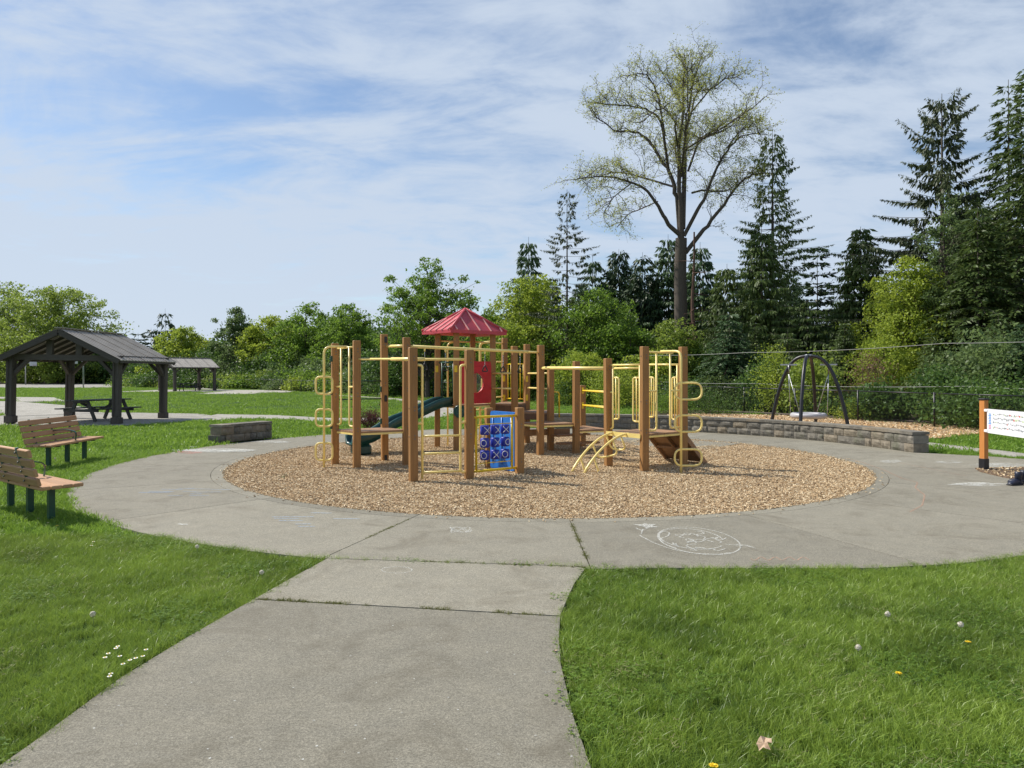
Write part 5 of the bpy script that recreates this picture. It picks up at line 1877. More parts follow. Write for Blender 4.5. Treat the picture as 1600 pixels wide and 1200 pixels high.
bt('dense dark green tree just behind the left deck posts', 545, 76, 470, 42, 'leaf_green', 12, 'tall', nclump=130, nleaf=14000, lsize=.32, trunk_r=.3)
bt('small low tree in the gap left of the airy hazel behind the tower', 600, 74, 545, 34, 'leaf_dark', 13, nclump=70, nleaf=7000, lsize=.3, trunk_r=.2)
for k_, (px_, Y_, top_, hw_, mt_, lab_) in enumerate([
        (318, 108, 536, 30, 'leaf_olive', 'olive tree far behind, between the round yellow-green tree and the dark one'),
        (398, 104, 516, 36, 'leaf_green', 'plain green tree far behind the airy forked tree'),
        (452, 100, 500, 34, 'leaf_dark', 'dark tree far behind the yellow-green one, left of the loop climber'),
        (512, 96, 488, 40, 'leaf_green', 'green tree far behind, filling between the two dark crowned trees'),
        (575, 92, 520, 36, 'leaf_green', 'lower green tree far behind the left deck posts'),
        (20, 140, 470, 60, 'leaf_dark', 'dark tree far behind the two olive trees at the left edge'),
        (215, 132, 548, 34, 'leaf_dark', 'low dark bushy tree seen between the shelter posts and the yellow-green tree'),
        (60, 128, 545, 60, 'leaf_olive', 'low olive growth behind the near shelter gable'),
        (150, 128, 552, 50, 'leaf_dark', 'low dark growth behind the court, seen under the shelter roof'),
        (705, 64, 520, 40, 'leaf_green', 'low green tree seen below the red roof to its left'),
        (792, 46, 500, 34, 'leaf_yellow', 'low yellow-green maple directly right of the red roof edge'),
        (985, 44, 505, 44, 'leaf_green', 'green maple low between the twin dark firs and the great tree'),
        (1015, 41, 545, 36, 'leaf_yellow', 'yellow-green bushy tree behind the right hand yellow rails'),
        (905, 40, 545, 40, 'leaf_yellow', 'yellow-green bushy tree behind the balance rail'),
        (1380, 33, 520, 40, 'leaf_yellow', 'low yellow-green bushy tree in front of the bright maple'),
        (1250, 35, 560, 36, 'leaf_olive', 'low olive bushy tree behind the nest swing top'),
        (880, 60, 500, 60, 'leaf_dark', 'dark broadleaf tree filling behind the yellow-green maple')]):
    bt(lab_, px_, Y_, top_, hw_, mt_, 150 + k_, nclump=100, nleaf=7000, lsize=.0042 * Y_, trunk_r=.2)
# behind and beside the red roof
bt('airy fresh green tree with a spike top, behind the red roof', 668, 50, 402, 76, 'leaf_green', 14, 'open', nclump=190, nleaf=15000, lsize=.21, trunk_r=.2, airy=1, crad=.085)
bt('low dense green growth under the airy tree behind the red roof', 640, 56, 530, 70, 'leaf_dark', 15, nclump=110, nleaf=11000, lsize=.26, trunk_r=.15, stems=3)
bt('bright yellow-green maple right of the red roof', 832, 50, 424, 62, 'leaf_yellow', 16, 'tall', nclump=190, nleaf=21000, lsize=.22, trunk_r=.22)
bt('mid green maple left of the great bare-limbed tree', 935, 46, 448, 66, 'leaf_green', 17, 'round', nclump=180, nleaf=20000, lsize=.21, trunk_r=.22)
bt('leafy green tree filling the gap behind the tower rails', 770, 58, 488, 48, 'leaf_green', 18, nclump=110, nleaf=11000, lsize=.26, trunk_r=.2)
conifer('cedar_tree', 'dark rounded conifer top left of the thin airy spruce', at_px(826, 66), 66, h_at(370, 66), 2.7, 'needle_blue', 20, 'cedar', spacing=.55, spray=.75)
conifer('spruce_tree', 'thin airy see-through spruce right of the yellow-green maple', at_px(886, 47), 47, h_at(296, 47), 3.1, 'needle_spruce', 21, 'sparse', spacing=.36, spray=.32, nbr=6, t0=.2, irregular=.35)
conifer('cedar_tree', 'dark conifer just right of the thin airy spruce', at_px(926, 62), 62, h_at(398, 62), 2.6, 'needle_blue', 22, 'cedar', spacing=.5, spray=.7)
conifer('fir_tree', 'left of the twin dark firs, left of the great tree', at_px(967, 62), 62, h_at(389, 62), 3.1, 'needle_fir', 23, 'spruce', spacing=.6, spray=.75)
conifer('fir_tree', 'right of the twin dark firs, left of the great tree', at_px(1004, 60), 60, h_at(394, 60), 3.1, 'needle_fir', 24, 'spruce', spacing=.6, spray=.75)
conifer('cedar_tree', 'blue-green cedar directly left of the great tree trunk', at_px(1044, 60), 60, h_at(366, 60), 3.0, 'needle_blue', 25, 'cedar', spacing=.5, spray=.7)
conifer('cedar_tree', 'blue-green cedar directly right of the great tree trunk', at_px(1094, 58), 58, h_at(378, 58), 2.7, 'needle_blue', 26, 'cedar', spacing=.5, spray=.7)
# right
conifer('cedar_tree', 'broad shorter cedar between the great tree and the tall thin-topped cedar', at_px(1136, 48), 48, h_at(412, 48), 3.0, 'needle_cedar', 27, 'cedar', spacing=.4, spray=.55)
conifer('cedar_tree', 'tall cedar with a thin ragged top right of the great tree', at_px(1207, 46), 46, h_at(203, 46), 3.9, 'needle_cedar', 28, 'sparse', spacing=.33, spray=.46, nbr=8, t0=.1, trunk_r=.26, irregular=.4)
conifer('cedar_tree', 'dense cedar skirt in front of the tall thin-topped cedar', at_px(1190, 43), 43, h_at(355, 43), 3.0, 'needle_cedar', 29, 'cedar', spacing=.36, spray=.5, t0=.03)
conifer('fir_tree', 'neat dark fir with upswept branches behind the swing', at_px(1277, 52), 52, h_at(386, 52), 3.0, 'needle_fir', 30, 'fir', spacing=.65, spray=.62, nbr=7)
conifer('cedar_tree', 'dense pointed dark cedar left of the bright maple at the right', at_px(1345, 42), 42, h_at(354, 42), 2.7, 'needle_cedar', 31, 'cedar', spacing=.34, spray=.5, t0=.02, nbr=8)
conifer('cedar_tree', 'dense low cedar behind the swing, filling below the neat fir', at_px(1262, 41), 41, h_at(470, 41), 2.9, 'needle_cedar', 32, 'cedar', spacing=.34, spray=.46, t0=.02, nbr=8)
conifer('spruce_tree', 'low dense blue-green spruce behind the right hand deck and soil strip', at_px(1140, 37.5), 37.5, h_at(490, 37.5), 2.5, 'needle_blue', 33, 'hemlock', spacing=.26, spray=.40, t0=.02, nbr=9)
bt('bright yellow-green maple at the right, behind the fence', 1418, 36, 398, 64, 'leaf_yellow', 34, 'tall', nclump=200, nleaf=22000, lsize=.17, trunk_r=.16)
conifer('spruce_tree', 'great dark spruce with drooping clumps and wide ragged branches at the right', at_px(1472, 38), 38, h_at(146, 38), 5.9, 'needle_spruce', 35, 'spruce', spacing=.70, spray=.46, nbr=6, t0=.30, trunk_r=.26, irregular=.38)
bt('pale green leafy climber clad tree in front of the great dark spruce', 1478, 35, 292, 34, 'leaf_grey', 36, 'column', nclump=120, nleaf=9000, lsize=.14, trunk_r=.16, airy=1, crad=.2)
conifer('hemlock_tree', 'tall narrow hemlock second from the right edge', at_px(1576, 36), 36, h_at(124, 36), 2.9, 'needle_cedar', 37, 'hemlock', spacing=.45, spray=.42, nbr=6, t0=.22, trunk_r=.17, irregular=.35)
conifer('hemlock_tree', 'tall narrow hemlock on the right edge of the view', at_px(1608, 33), 33, h_at(100, 33), 2.6, 'needle_cedar', 38, 'hemlock', spacing=.45, spray=.42, nbr=6, t0=.2, trunk_r=.16, irregular=.35)
conifer('hemlock_tree', 'dark drooping hemlock filling low between the great spruce and the right edge', at_px(1528, 33), 33, h_at(322, 33), 2.7, 'needle_cedar', 39, 'hemlock', spacing=.34, spray=.42, nbr=8, t0=.05)
conifer('spruce_tree', 'young green spruce above the picture board at the right edge', at_px(1606, 25.5), 25.5, h_at(500, 25.5), 1.75, 'needle_blue', 40, 'hemlock', spacing=.17, spray=.24, nbr=10, t0=.03)
bt('mixed dark undergrowth tree left of the young spruce at the right', 1500, 29, 545, 46, 'needle_cedar', 41, nclump=110, nleaf=10000, lsize=.13, trunk_r=.07, stems=3)
conifer('cedar_tree', 'dark cedar standing behind the bright maple at the right', at_px(1410, 50), 50, h_at(430, 50), 3.0, 'needle_cedar', 42, 'cedar', spacing=.42, spray=.6)
conifer('cedar_tree', 'dark cedar far behind the hemlocks at the right edge', at_px(1560, 48), 48, h_at(330, 48), 3.6, 'needle_cedar', 43, 'cedar', spacing=.42, spray=.6)
conifer('cedar_tree', 'blue-green cedar behind the mid green maple', at_px(985, 72), 72, h_at(430, 72), 4.2, 'needle_blue', 44, 'cedar', spacing=.6, spray=.8)
bt('grey-green bush tree at the foot of the great tree', 1050, 43, 492, 38, 'leaf_olive', 45, nclump=90, nleaf=9000, lsize=.18, trunk_r=.08, stems=3)

# more conifers deeper in the wood, as copies of the nearer kinds
protos = {k: [o for o in scene.objects if o.get('label') == k][0] for k in (
    'dense pointed dark cedar left of the bright maple at the right', 'blue-green cedar directly left of the great tree trunk',
    'neat dark fir with upswept branches behind the swing', 'dense low cedar behind the swing, filling below the neat fir', 'dark drooping hemlock filling low between the great spruce and the right edge')}
PK = list(protos)
for i_, (px_, Y_, top_, pk, lab_) in enumerate([
        (1016, 66, 455, 1, 'shorter cedar far back between the twin dark firs and the great tree'),
        (950, 70, 440, 0, 'dark cedar far back, left of the twin dark firs'),
        (905, 68, 450, 1, 'blue-green cedar far back behind the mid green maple top'),
        (1070, 64, 425, 0, 'dark cedar far back directly behind the great tree trunk'),
        (1112, 62, 455, 3, 'cedar far back, right of the dead trunk'),
        (1165, 58, 440, 0, 'dark cedar far back, left behind the tall thin-topped cedar'),
        (1236, 58, 425, 1, 'blue-green cedar far back, right behind the tall thin-topped cedar'),
        (1308, 56, 470, 3, 'low cedar far back between the neat fir and the pointed cedar'),
        (1385, 52, 455, 0, 'dark cedar far back just left above the bright maple'),
        (1452, 50, 405, 4, 'drooping hemlock far back behind the climber clad tree'),
        (1510, 52, 300, 0, 'tall dark cedar far back between the great spruce and the narrow hemlock'),
        (1545, 44, 400, 4, 'drooping hemlock behind the young spruce at the right edge'),
        (1625, 40, 250, 4, 'big hemlock cut by the right edge of the view'),
        (1230, 38.5, 520, 3, 'young cedar just behind the fence left of the swing'),
        (1320, 37, 505, 0, 'young dark cedar just behind the fence right of the swing'),
        (1180, 39.5, 505, 4, 'young hemlock just behind the fence above the soil strip'),
        (1560, 29, 490, 4, 'young hemlock behind the fence left of the young spruce'),
        (1455, 31, 520, 4, 'young hemlock behind the fence below the climber clad tree'),
        (860, 64, 440, 1, 'blue-green cedar peeping over the yellow-green maple')]):
    src_ = protos[PK[pk]]
    hs_ = max(v.co.z for v in src_.children[0].data.vertices)
    c_ = copy_tree(src_)
    k_ = h_at(top_, Y_) / hs_
    c_.location = (at_px(px_, Y_), Y_, 0); c_.scale = (k_ * 1.1, k_ * 1.1, k_); c_.rotation_euler = (0, 0, i_ * 1.3)
    c_['label'] = lab_

# dead snag beside the great tree
sn = thing('dead_tree', 'bare reddish dead trunk standing just right of the great tree', 'dead tree', (at_px(1084, 44), 44, 0))
rs_ = np.random.default_rng(5)
lb = Limbs()
Hs = h_at(362, 44)
tkp = wiggle((0, 0, -.1), (.05, .1, Hs), rs_, .006, 8)
lb.limb(tkp, .20, .05, 8)
for i in range(16):
    z = Hs * rs_.uniform(.35, .95); a = rs_.uniform(0, 6.28); L = rs_.uniform(.4, 1.9)
    b = Vector((math.cos(a) * L, math.sin(a) * L, z + rs_.uniform(-.5, .35)))
    lb.limb(wiggle((0, 0, z), b, rs_, .07, 4), .035, .008, 4)
lb.mb.build('trunk', M['bark_red'], sn, True)

# --- the great cottonwood: limbs surveyed from the photograph, with their own depth
CW_Y = 45.0
cw = thing('cottonwood_tree', 'tallest tree, huge half bare cottonwood with wide limbs and pale opening leaves', 'tree', (at_px(1064, CW_Y), CW_Y, 0))
rc_ = np.random.default_rng(77)


def cpt(u, v, dep=0.0):
    px, py = 860 + u / 2.666, 50 + v / 2.666
    return Vector(((px - 1064) / 1120 * CW_Y, dep, 1.7 + (584 - py) / 1120 * CW_Y))


lb = Limbs()
H0 = cpt(540, 860).z
lb.limb([Vector((.15, 0, -.2)), Vector((.10, 0, 1.5)), Vector((.02, .05, 5)), Vector((-.05, 0, 8)), cpt(545, 860)], .50, .36, 12)
LIMBS = [
    ([(545, 850, 0), (480, 795, -.3), (440, 720, -.6), (372, 662, -1.0), (250, 630, -1.6), (150, 640, -2.0), (88, 655, -2.2)], .19),
    ([(322, 652, -1.2), (242, 720, -1.5), (205, 780, -1.8)], .05),
    ([(540, 860, 0), (528, 650, .3), (500, 560, .6), (430, 430, 1.2), (380, 375, 1.6), (300, 372, 2.2), (222, 300, 2.6), (175, 235, 3)], .20),
    ([(500, 560, .6), (462, 360, .2), (400, 330, -.4), (270, 335, -1.2), (165, 345, -2)], .12),
    ([(480, 430, .2), (440, 270, -.6), (380, 200, -1.2), (305, 228, -1.6)], .09),
    ([(545, 860, 0), (540, 700, .0), (530, 500, -.2), (545, 350, -.4), (558, 150, -.2), (560, 90, 0)], .24),
    ([(552, 340, -.4), (520, 210, .8), (470, 110, 1.4)], .08),
    ([(552, 820, 0), (570, 500, .8), (592, 350, 1.2), (642, 210, 1.8), (680, 150, 2.2)], .20),
    ([(592, 350, 1.2), (600, 200, .5), (635, 85, .2)], .10),
    ([(556, 850, 0), (622, 720, -.6), (662, 600, -1.2), (705, 520, -1.8), (752, 480, -2.4), (835, 490, -3)], .16),
    ([(562, 920, 0), (640, 820, -.4), (712, 720, -.8), (772, 640, -1.2), (830, 615, -1.6), (878, 622, -1.8)], .19),
    ([(590, 560, 1.0), (652, 400, 2.0), (742, 342, 3.0), (790, 300, 3.4)], .10),
    ([(600, 660, .6), (682, 630, 1.6), (792, 620, 2.6), (850, 560, 3.2)], .09),
    ([(440, 715, -.6), (340, 740, .8), (290, 790, 1.6)], .05),
    ([(520, 640, .3), (400, 560, 2.2), (300, 520, 3.4), (170, 540, 4.0)], .09),
    ([(530, 480, 0), (480, 420, -2.4), (420, 400, -3.6), (330, 470, -4.2)], .08),
    ([(566, 480, .6), (640, 470, -2.4), (740, 420, -3.4), (800, 380, -4)], .08),
    ([(610, 300, 1.4), (670, 230, .4), (740, 205, -.8), (775, 235, -1.4)], .07),
    ([(640, 200, 1.8), (700, 170, 2.6), (745, 160, 3.0)], .05),
    ([(650, 400, 2.0), (720, 400, .8), (800, 360, 0)], .06),
    ([(700, 520, -1.8), (770, 430, -1.0), (840, 400, -.4)], .07),
    ([(545, 600, 0), (560, 420, 3.0), (600, 260, 4.2)], .10),
    ([(545, 600, 0), (520, 430, -3.0), (500, 260, -4.2)], .10),
]
TWIG_P = []; TWIG_D = []
for pts, r0 in LIMBS:
    q = [cpt(*p) for p in pts]
    q = fillet(q, .5, 3)
    q = [p + Vector(rc_.normal(0, .035, 3)) * (0 if i == 0 else 1) for i, p in enumerate(q)]
    lb.limb(q, r0 * .78, .025, 7)
    # side branches, then twigs with leaf buds
    Ls = [0]
    for a, b in zip(q[:-1], q[1:]): Ls.append(Ls[-1] + (b - a).length)
    nb_ = int(Ls[-1] * 3.0) + 3
    for _ in range(nb_):
        s = Ls[-1] * (rc_.uniform(.16, 1.0)) ** .75
        i = min(len(q) - 2, int(np.searchsorted(Ls, s)) - 1); i = max(i, 0)
        p0 = lerp(q[i], q[i + 1], (s - Ls[i]) / max(1e-6, Ls[i + 1] - Ls[i]))
        axis = (q[i + 1] - q[i]).normalized()
        d = (axis * rc_.uniform(.2, .9) + Vector(rc_.normal(0, .6, 3)) + Vector((0, 0, rc_.uniform(-.2, .75)))).normalized()
        L = rc_.uniform(.8, 2.5) * (1.15 - .45 * s / Ls[-1])
        e = p0 + d * L
        br = wiggle(p0, e, rc_, .06, 5, .03)
        lb.limb(br, .026, .006, 4)
        for _k in range(7):
            t = rc_.uniform(.25, 1.0) * 5; j = min(4, int(t))
            b0_ = lerp(br[j], br[j + 1], t - j)
            d2 = (d * .6 + Vector(rc_.normal(0, .6, 3)) + Vector((0, 0, rc_.uniform(-.3, .5)))).normalized()
            e2 = b0_ + d2 * rc_.uniform(.35, 1.0)
            lb.limb([b0_, lerp(b0_, e2, .5) + Vector(rc_.normal(0, .03, 3)), e2], .010, .004, 3)
            nl = 11
            low = max(0.0, (11.0 - e2.z) / 4)               # the lowest twigs hang nearly bare
            if rc_.uniform() < low * .75: continue
            for _j in range(nl):
                TWIG_P.append(lerp(b0_, e2, rc_.uniform(.3, 1.05)) + Vector(rc_.normal(0, .10, 3)))
lb.mb.build('trunk', M['bark'], cw, True)
TP = np.array([tuple(v) for v in TWIG_P]); n = len(TP)
D = rand_dirs(n, rc_, -.3); S = unit(np.cross(D, rand_dirs(n, rc_, .8))); L = rc_.uniform(.045, .105, n)
V, F = leaf_arrays(TP, D, S, L, L * .8)
link_mesh('crown', arr_mesh('crown', V, F, np.clip(rc_.normal(.45, .22, n), 0, 1)), M['leaf_bud'], cw)


# --- shrubs along the fence
def shrub(label, x, y, H, w, mat, seed, nleaf=3500, ls=.10, name='shrub', cat='shrub', group=None, base=.05):
    return broad_tree(name, label, x, y, H, [(base, w * .8), (.4, w), (.75, w * .75), (.97, w * .25)], mat, seed, nclump=45, nleaf=nleaf, lsize=ls,
                      trunk_r=.02 + w * .015, group=group, cat=cat, crad=.24, stems=3)


fence_arc = [0]
for (xa, ya), (xb, yb) in zip(FENCE[:-1], FENCE[1:]): fence_arc.append(fence_arc[-1] + math.hypot(xb - xa, yb - ya))


def fence_at(s):
    for i in range(len(FENCE) - 1):
        if s <= fence_arc[i + 1]:
            t = (s - fence_arc[i]) / (fence_arc[i + 1] - fence_arc[i])
            (xa, ya), (xb, yb) = FENCE[i], FENCE[i + 1]
            L = math.hypot(xb - xa, yb - ya)
            return xa + (xb - xa) * t, ya + (yb - ya) * t, (yb - ya) / L, -(xb - xa) / L
    return None


mats_ = ['leaf_dark', 'leaf_green', 'leaf_yellow', 'leaf_olive', 'leaf_green', 'leaf_dark', 'leaf_grey']
rsx = random.Random(21)
s = 1.0; i = 0
while s < fence_arc[-1] - 1:
    x, y, nx, ny = fence_at(s)
    off = rsx.uniform(1.2, 2.6)
    H = rsx.uniform(.6, 1.5) * rsx.choice((1, 1, 1.7)) * (1 + max(0, y - 45) / 120)
    w = rsx.uniform(.9, 1.6) * (1 + max(0, y - 45) / 60)
    m_ = mats_[rsx.randrange(len(mats_))] if y > 45 else rsx.choice(('leaf_dark', 'leaf_dark', 'leaf_dark', 'needle_cedar', 'leaf_olive'))
    shrub('leafy undergrowth shrub pressed against the back of the chain link fence', x + nx * off, y + ny * off, H, w, m_, 500 + i, nleaf=4200, ls=.085 + y * .0026,
          group='undergrowth shrubs behind the fence')
    s += w * 1.15; i += 1
# second, taller row closing the view into the woods
s = 2.0
while s < fence_arc[-1] - 1:
    x, y, nx, ny = fence_at(s)
    off = rsx.uniform(5.0, 8.0)
    if y < 45 and rsx.random() < .45:
        s += 2.0; continue
    H = rsx.uniform(2.0, 3.6) * (1 + max(0, y - 45) / 120); w = rsx.uniform(2.0, 2.8) * (1 + max(0, y - 45) / 60)
    shrub('tall dark thicket shrub in the woods behind the first row of undergrowth', x + nx * off, y + ny * off, H, w, rsx.choice(['leaf_dark', 'leaf_dark', 'leaf_green', 'leaf_grey']), 700 + i, nleaf=6500, ls=.12 + y * .0028,
          group='thicket shrubs deeper in the woods')
    s += w * 1.2; i += 1

# low shrubs in front of the fence
shrub('low round dark green bush at the left end of the soil strip', 6.9, 30.9, .95, .95, 'leaf_green', 901, 3000, .07)
shrub('low spreading dark bush right of the round one on the soil strip', 8.3, 30.4, 1.0, 1.05, 'leaf_dark', 902, 3000, .07)
shrub('bushy green shrub behind the yellow rails right of the tower', 5.0, 36.5, 2.3, 1.3, 'leaf_yellow', 903, 4500, .11)
shrub('low green shrub at the fence foot left of the yellow rails', 2.9, 39.5, 1.3, 1.5, 'leaf_dark', 904, 4000, .10)
shrub('thin yellow-green shrub directly behind the nest swing', 11.3, 28.6 + 2.2, 2.9, .95, 'leaf_yellow', 905, 2600, .11)
shrub('reddish brown dry twiggy shrub behind the fence right of the swing', 14.1, 28.3, 2.6, .85, 'leaf_tan', 906, 2600, .08)
shrub('bright green weeds at the fence foot right of the swing', 12.7, 26.6, .8, .7, 'leaf_yellow', 907, 1600, .07)

# dark red shrub on the lawn behind the left deck
br_ = thing('red_shrub', 'small dark red twiggy shrub behind the left deck', 'shrub', (-4.35, 21.8, 0))
rb = np.random.default_rng(31); lb = Limbs(); PPp = []
for k in range(70):
    a = rb.uniform(0, 6.28); e = rb.uniform(.1, 1.0)
    tip = Vector((math.cos(a) * .55 * e, math.sin(a) * .55 * e, rb.uniform(.35, .62) + (rb.uniform(.1, .45) if k % 6 == 0 else 0)))
    w_ = wiggle((rb.normal(0, .05), rb.normal(0, .05), -.05), tip, rb, .06, 4, -.02)
    lb.limb(w_, .009, .003, 3)
    for j in range(26 if k % 6 else 8): PPp.append(lerp(w_[2], w_[4], rb.uniform(0, 1)) + Vector(rb.normal(0, .035, 3)))
lb.mb.build('stems', M['leaf_tan'], br_, True)
PPp = np.array([tuple(v) for v in PPp]); n = len(PPp)
D = rand_dirs(n, rb, .2); S = unit(np.cross(D, rand_dirs(n, rb, .8))); L = rb.uniform(.03, .06, n)
V, F = leaf_arrays(PPp, D, S, L, L * .6)
link_mesh('leaves', arr_mesh('leaves', V, F, rb.uniform(0, 1, n)), M['leaf_purple'], br_)

# far wood reading as one mass behind everything
rw_ = np.random.default_rng(99)
n = 110000
line = np.array([(-230, 175), (-130, 168), (-70, 155), (-40, 135), (-20, 112), (0, 92), (20, 82), (45, 70), (62, 52), (70, 25), (72, 0)], float)
la = np.concatenate([[0], np.cumsum(np.hypot(*np.diff(line, axis=0).T))])
s = rw_.uniform(0, la[-1], n); X = np.interp(s, la, line[:, 0]); Y = np.interp(s, la, line[:, 1])
hmax = np.array([7.5 + 2.5 * mnoise.noise(Vector((q * .06, 0, 0))) + 2.0 * mnoise.noise(Vector((q * .31, 4, 0))) for q in s])
hmax *= np.interp(X, [-230, -75, -60, -30, 0, 30, 72], [1.0, .9, 1.15, 1.25, 1.0, .75, .9])
Z = hmax * rw_.uniform(0, 1, n) ** .8
Pw = np.stack([X + rw_.normal(0, 2.2, n), Y + rw_.normal(0, 2.2, n), Z], 1)
D = rand_dirs(n, rw_, -.2); S = unit(np.cross(D, rand_dirs(n, rw_, .8))); L = rw_.uniform(.45, 1.0, n)
V, F = leaf_arrays(Pw, D, S, L, L * .6)
fw = link_mesh('far_woods', arr_mesh('far_woods', V, F, rw_.uniform(0, .8, n)), M['leaf_dark'])
props(fw, 'distant dark woods closing the view behind the park', kind='stuff')


# ------------------------------------------------------------------ chalk drawings on the paving
def chalk(label, strokes, mat='chalk_white', w=.013, z=.0035, group=None):
    m = MB()
    for st in strokes:
        P_ = [Vector((x, y, 0)) for x, y in st]
        if len(P_) > 2: P_ = fillet(P_, .08, 3)
        vs = []
        for i, p in enumerate(P_):
            d = (P_[min(i + 1, len(P_) - 1)] - P_[max(i - 1, 0)])
            if d.length < 1e-6: d = Vector((1, 0, 0))
            d.normalize(); nn = Vector((-d.y, d.x, 0)) * (w / 2)
            vs += [(p.x + nn.x, p.y + nn.y, z), (p.x - nn.x, p.y - nn.y, z)]
        m.add(vs, [(2 * i, 2 * i + 1, 2 * i + 3, 2 * i + 2) for i in range(len(P_) - 1)])
        z += .00006
    o = m.build('chalk_drawing', M[mat]); return props(o, label, 'chalk drawing', group)


def gp(px, py):
    Y = 1904 / (py - 584); return ((px - 800) / 1120 * Y, Y)


def zk(u, v): return gp(900 + u / 4.706, 800 + v / 4.706)


ell = [zk(905 + 305 * math.cos(a) + 60 * math.sin(a) * 0, 215 + 95 * math.sin(a) + 38 * math.cos(a)) for a in np.linspace(0, 6.4, 40)]
ell2 = [zk(850 + 240 * math.cos(a), 200 + 72 * math.sin(a) + 25 * math.cos(a)) for a in np.linspace(.4, 6.0, 36)]
rk = random.Random(4)
squ = []
for k in range(12):
    a = rk.uniform(0, 6.28); q = rk.uniform(.2, .8)
    u, v = 880 + 230 * q * math.cos(a), 212 + 70 * q * math.sin(a)
    st = []
    for j in range(6):
        st.append(zk(u, v)); u += rk.uniform(-60, 75); v += rk.uniform(-22, 24)
        u = min(max(u, 640), 1150); v = min(max(v, 145), 290)
    squ.append(st)
squ += [[zk(470, 175), zk(560, 225), zk(700, 275), zk(850, 305), zk(1050, 315), zk(1140, 300)], [zk(1100, 240), zk(1230, 250), zk(1310, 265), zk(1330, 272), zk(1250, 245), zk(1180, 240)],
        [zk(600, 140), zk(690, 150), zk(680, 180), zk(610, 200), zk(650, 240), zk(740, 270)], [zk(440, 118), zk(480, 140), zk(500, 135)], [zk(480, 165), zk(490, 130), zk(520, 128)]]
chalk('large scribbled white chalk ball drawn on the paving near the right lawn', [ell, ell2] + squ, w=.016)
star = [zk(415, 92), zk(490, 96), zk(500, 84), zk(530, 92), zk(590, 92), zk(560, 105), zk(610, 114), zk(545, 116), zk(520, 128), zk(500, 112)]
m = MB().add([(x, y, .0055) for x, y in star], [tuple(range(len(star)))]).build('chalk_drawing', M['chalk_white'])
props(m, 'filled white chalk star above the scribbled ball', 'chalk drawing')
wv = [[zk(1285 + k * 9, 345 + 12 * math.sin(k * .55)) for k in range(50)]]
chalk('faint wavy chalk line along the edge of the right lawn', wv, 'chalk_orange', .014)
chalk('small white chalk scribble near the top of the footpath', [[gp(705 + 18 * math.cos(a) * (1 - .02 * a) + 14, 828 + 4.2 * math.sin(a * 1.6)) for a in np.linspace(0, 16, 60)]], w=.014)
chalk('faint round chalk outline on the short slab of the footpath', [[gp(620 + 24 * math.cos(a), 891 + 5 * math.sin(a)) for a in np.linspace(0, 6.5, 24)]], w=.010)
chalk('long thin orange chalk line running across the right side of the paving', [[zz for zz in (gp(1322, 716), gp(1345, 722), gp(1380, 734), gp(1410, 748), gp(1434, 754), gp(1430, 762), gp(1445, 774), gp(1441, 790), gp(1422, 800))]], 'chalk_orange', .02)
chalk('second orange chalk line nearer the picture board', [[gp(1405, 723), gp(1440, 730), gp(1480, 738), gp(1510, 744)]], 'chalk_orange', .016)


def patch(label, px, py, rx, ry, mat, seed, n=46):
    r = random.Random(seed); st = []
    for k in range(n):
        u = r.uniform(-1, 1); v = r.uniform(-1, 1) * math.sqrt(1 - u * u)
        a = r.uniform(8, 26) * rx / 60
        st.append([gp(px + u * rx - a, py + v * ry), gp(px + u * rx + a, py + v * ry + r.uniform(-.6, .6))])
    return chalk(label, st, mat, .035)


patch('smudged white and grey chalk field on the paving by the short seat wall', 335, 704, 50, 3.0, 'chalk_white', 1, 150)
patch('pink chalk tip at the left end of the smudged chalk field', 297, 706.5, 16, 2.4, 'chalk_pink', 2, 60)
patch('white chalk marks at the foot of the short seat wall', 425, 690.5, 24, 1.6, 'chalk_white', 3, 50)
patch('short white chalk smear at the lawn edge left of the smudged field', 302, 698.6, 7, 1.2, 'chalk_white', 4, 14)
patch('white chalk smears in front of the right end of the long seat wall', 1392, 721, 14, 2.2, 'chalk_white', 5, 40)
patch('white chalk smears left of the picture board post', 1485, 722, 18, 2.2, 'chalk_white', 6, 14)
patch('white chalk smears behind the picture board', 1560, 727, 34, 3.5, 'chalk_white', 10, 40)
patch('row of white chalk smudges on the right side of the paving', 1530, 757, 38, 3, 'chalk_white', 7, 40)
patch('pale blue chalk haze on the left side of the paving', 520, 812, 75, 14, 'chalk_blue', 8, 7)
patch('pale blue chalk marks left of the wood chips', 300, 770, 60, 8, 'chalk_blue', 9, 12)
patch('tiny white chalk blot on the left paving near the lawn', 285, 819.5, 7, .9, 'chalk_white', 11, 12)


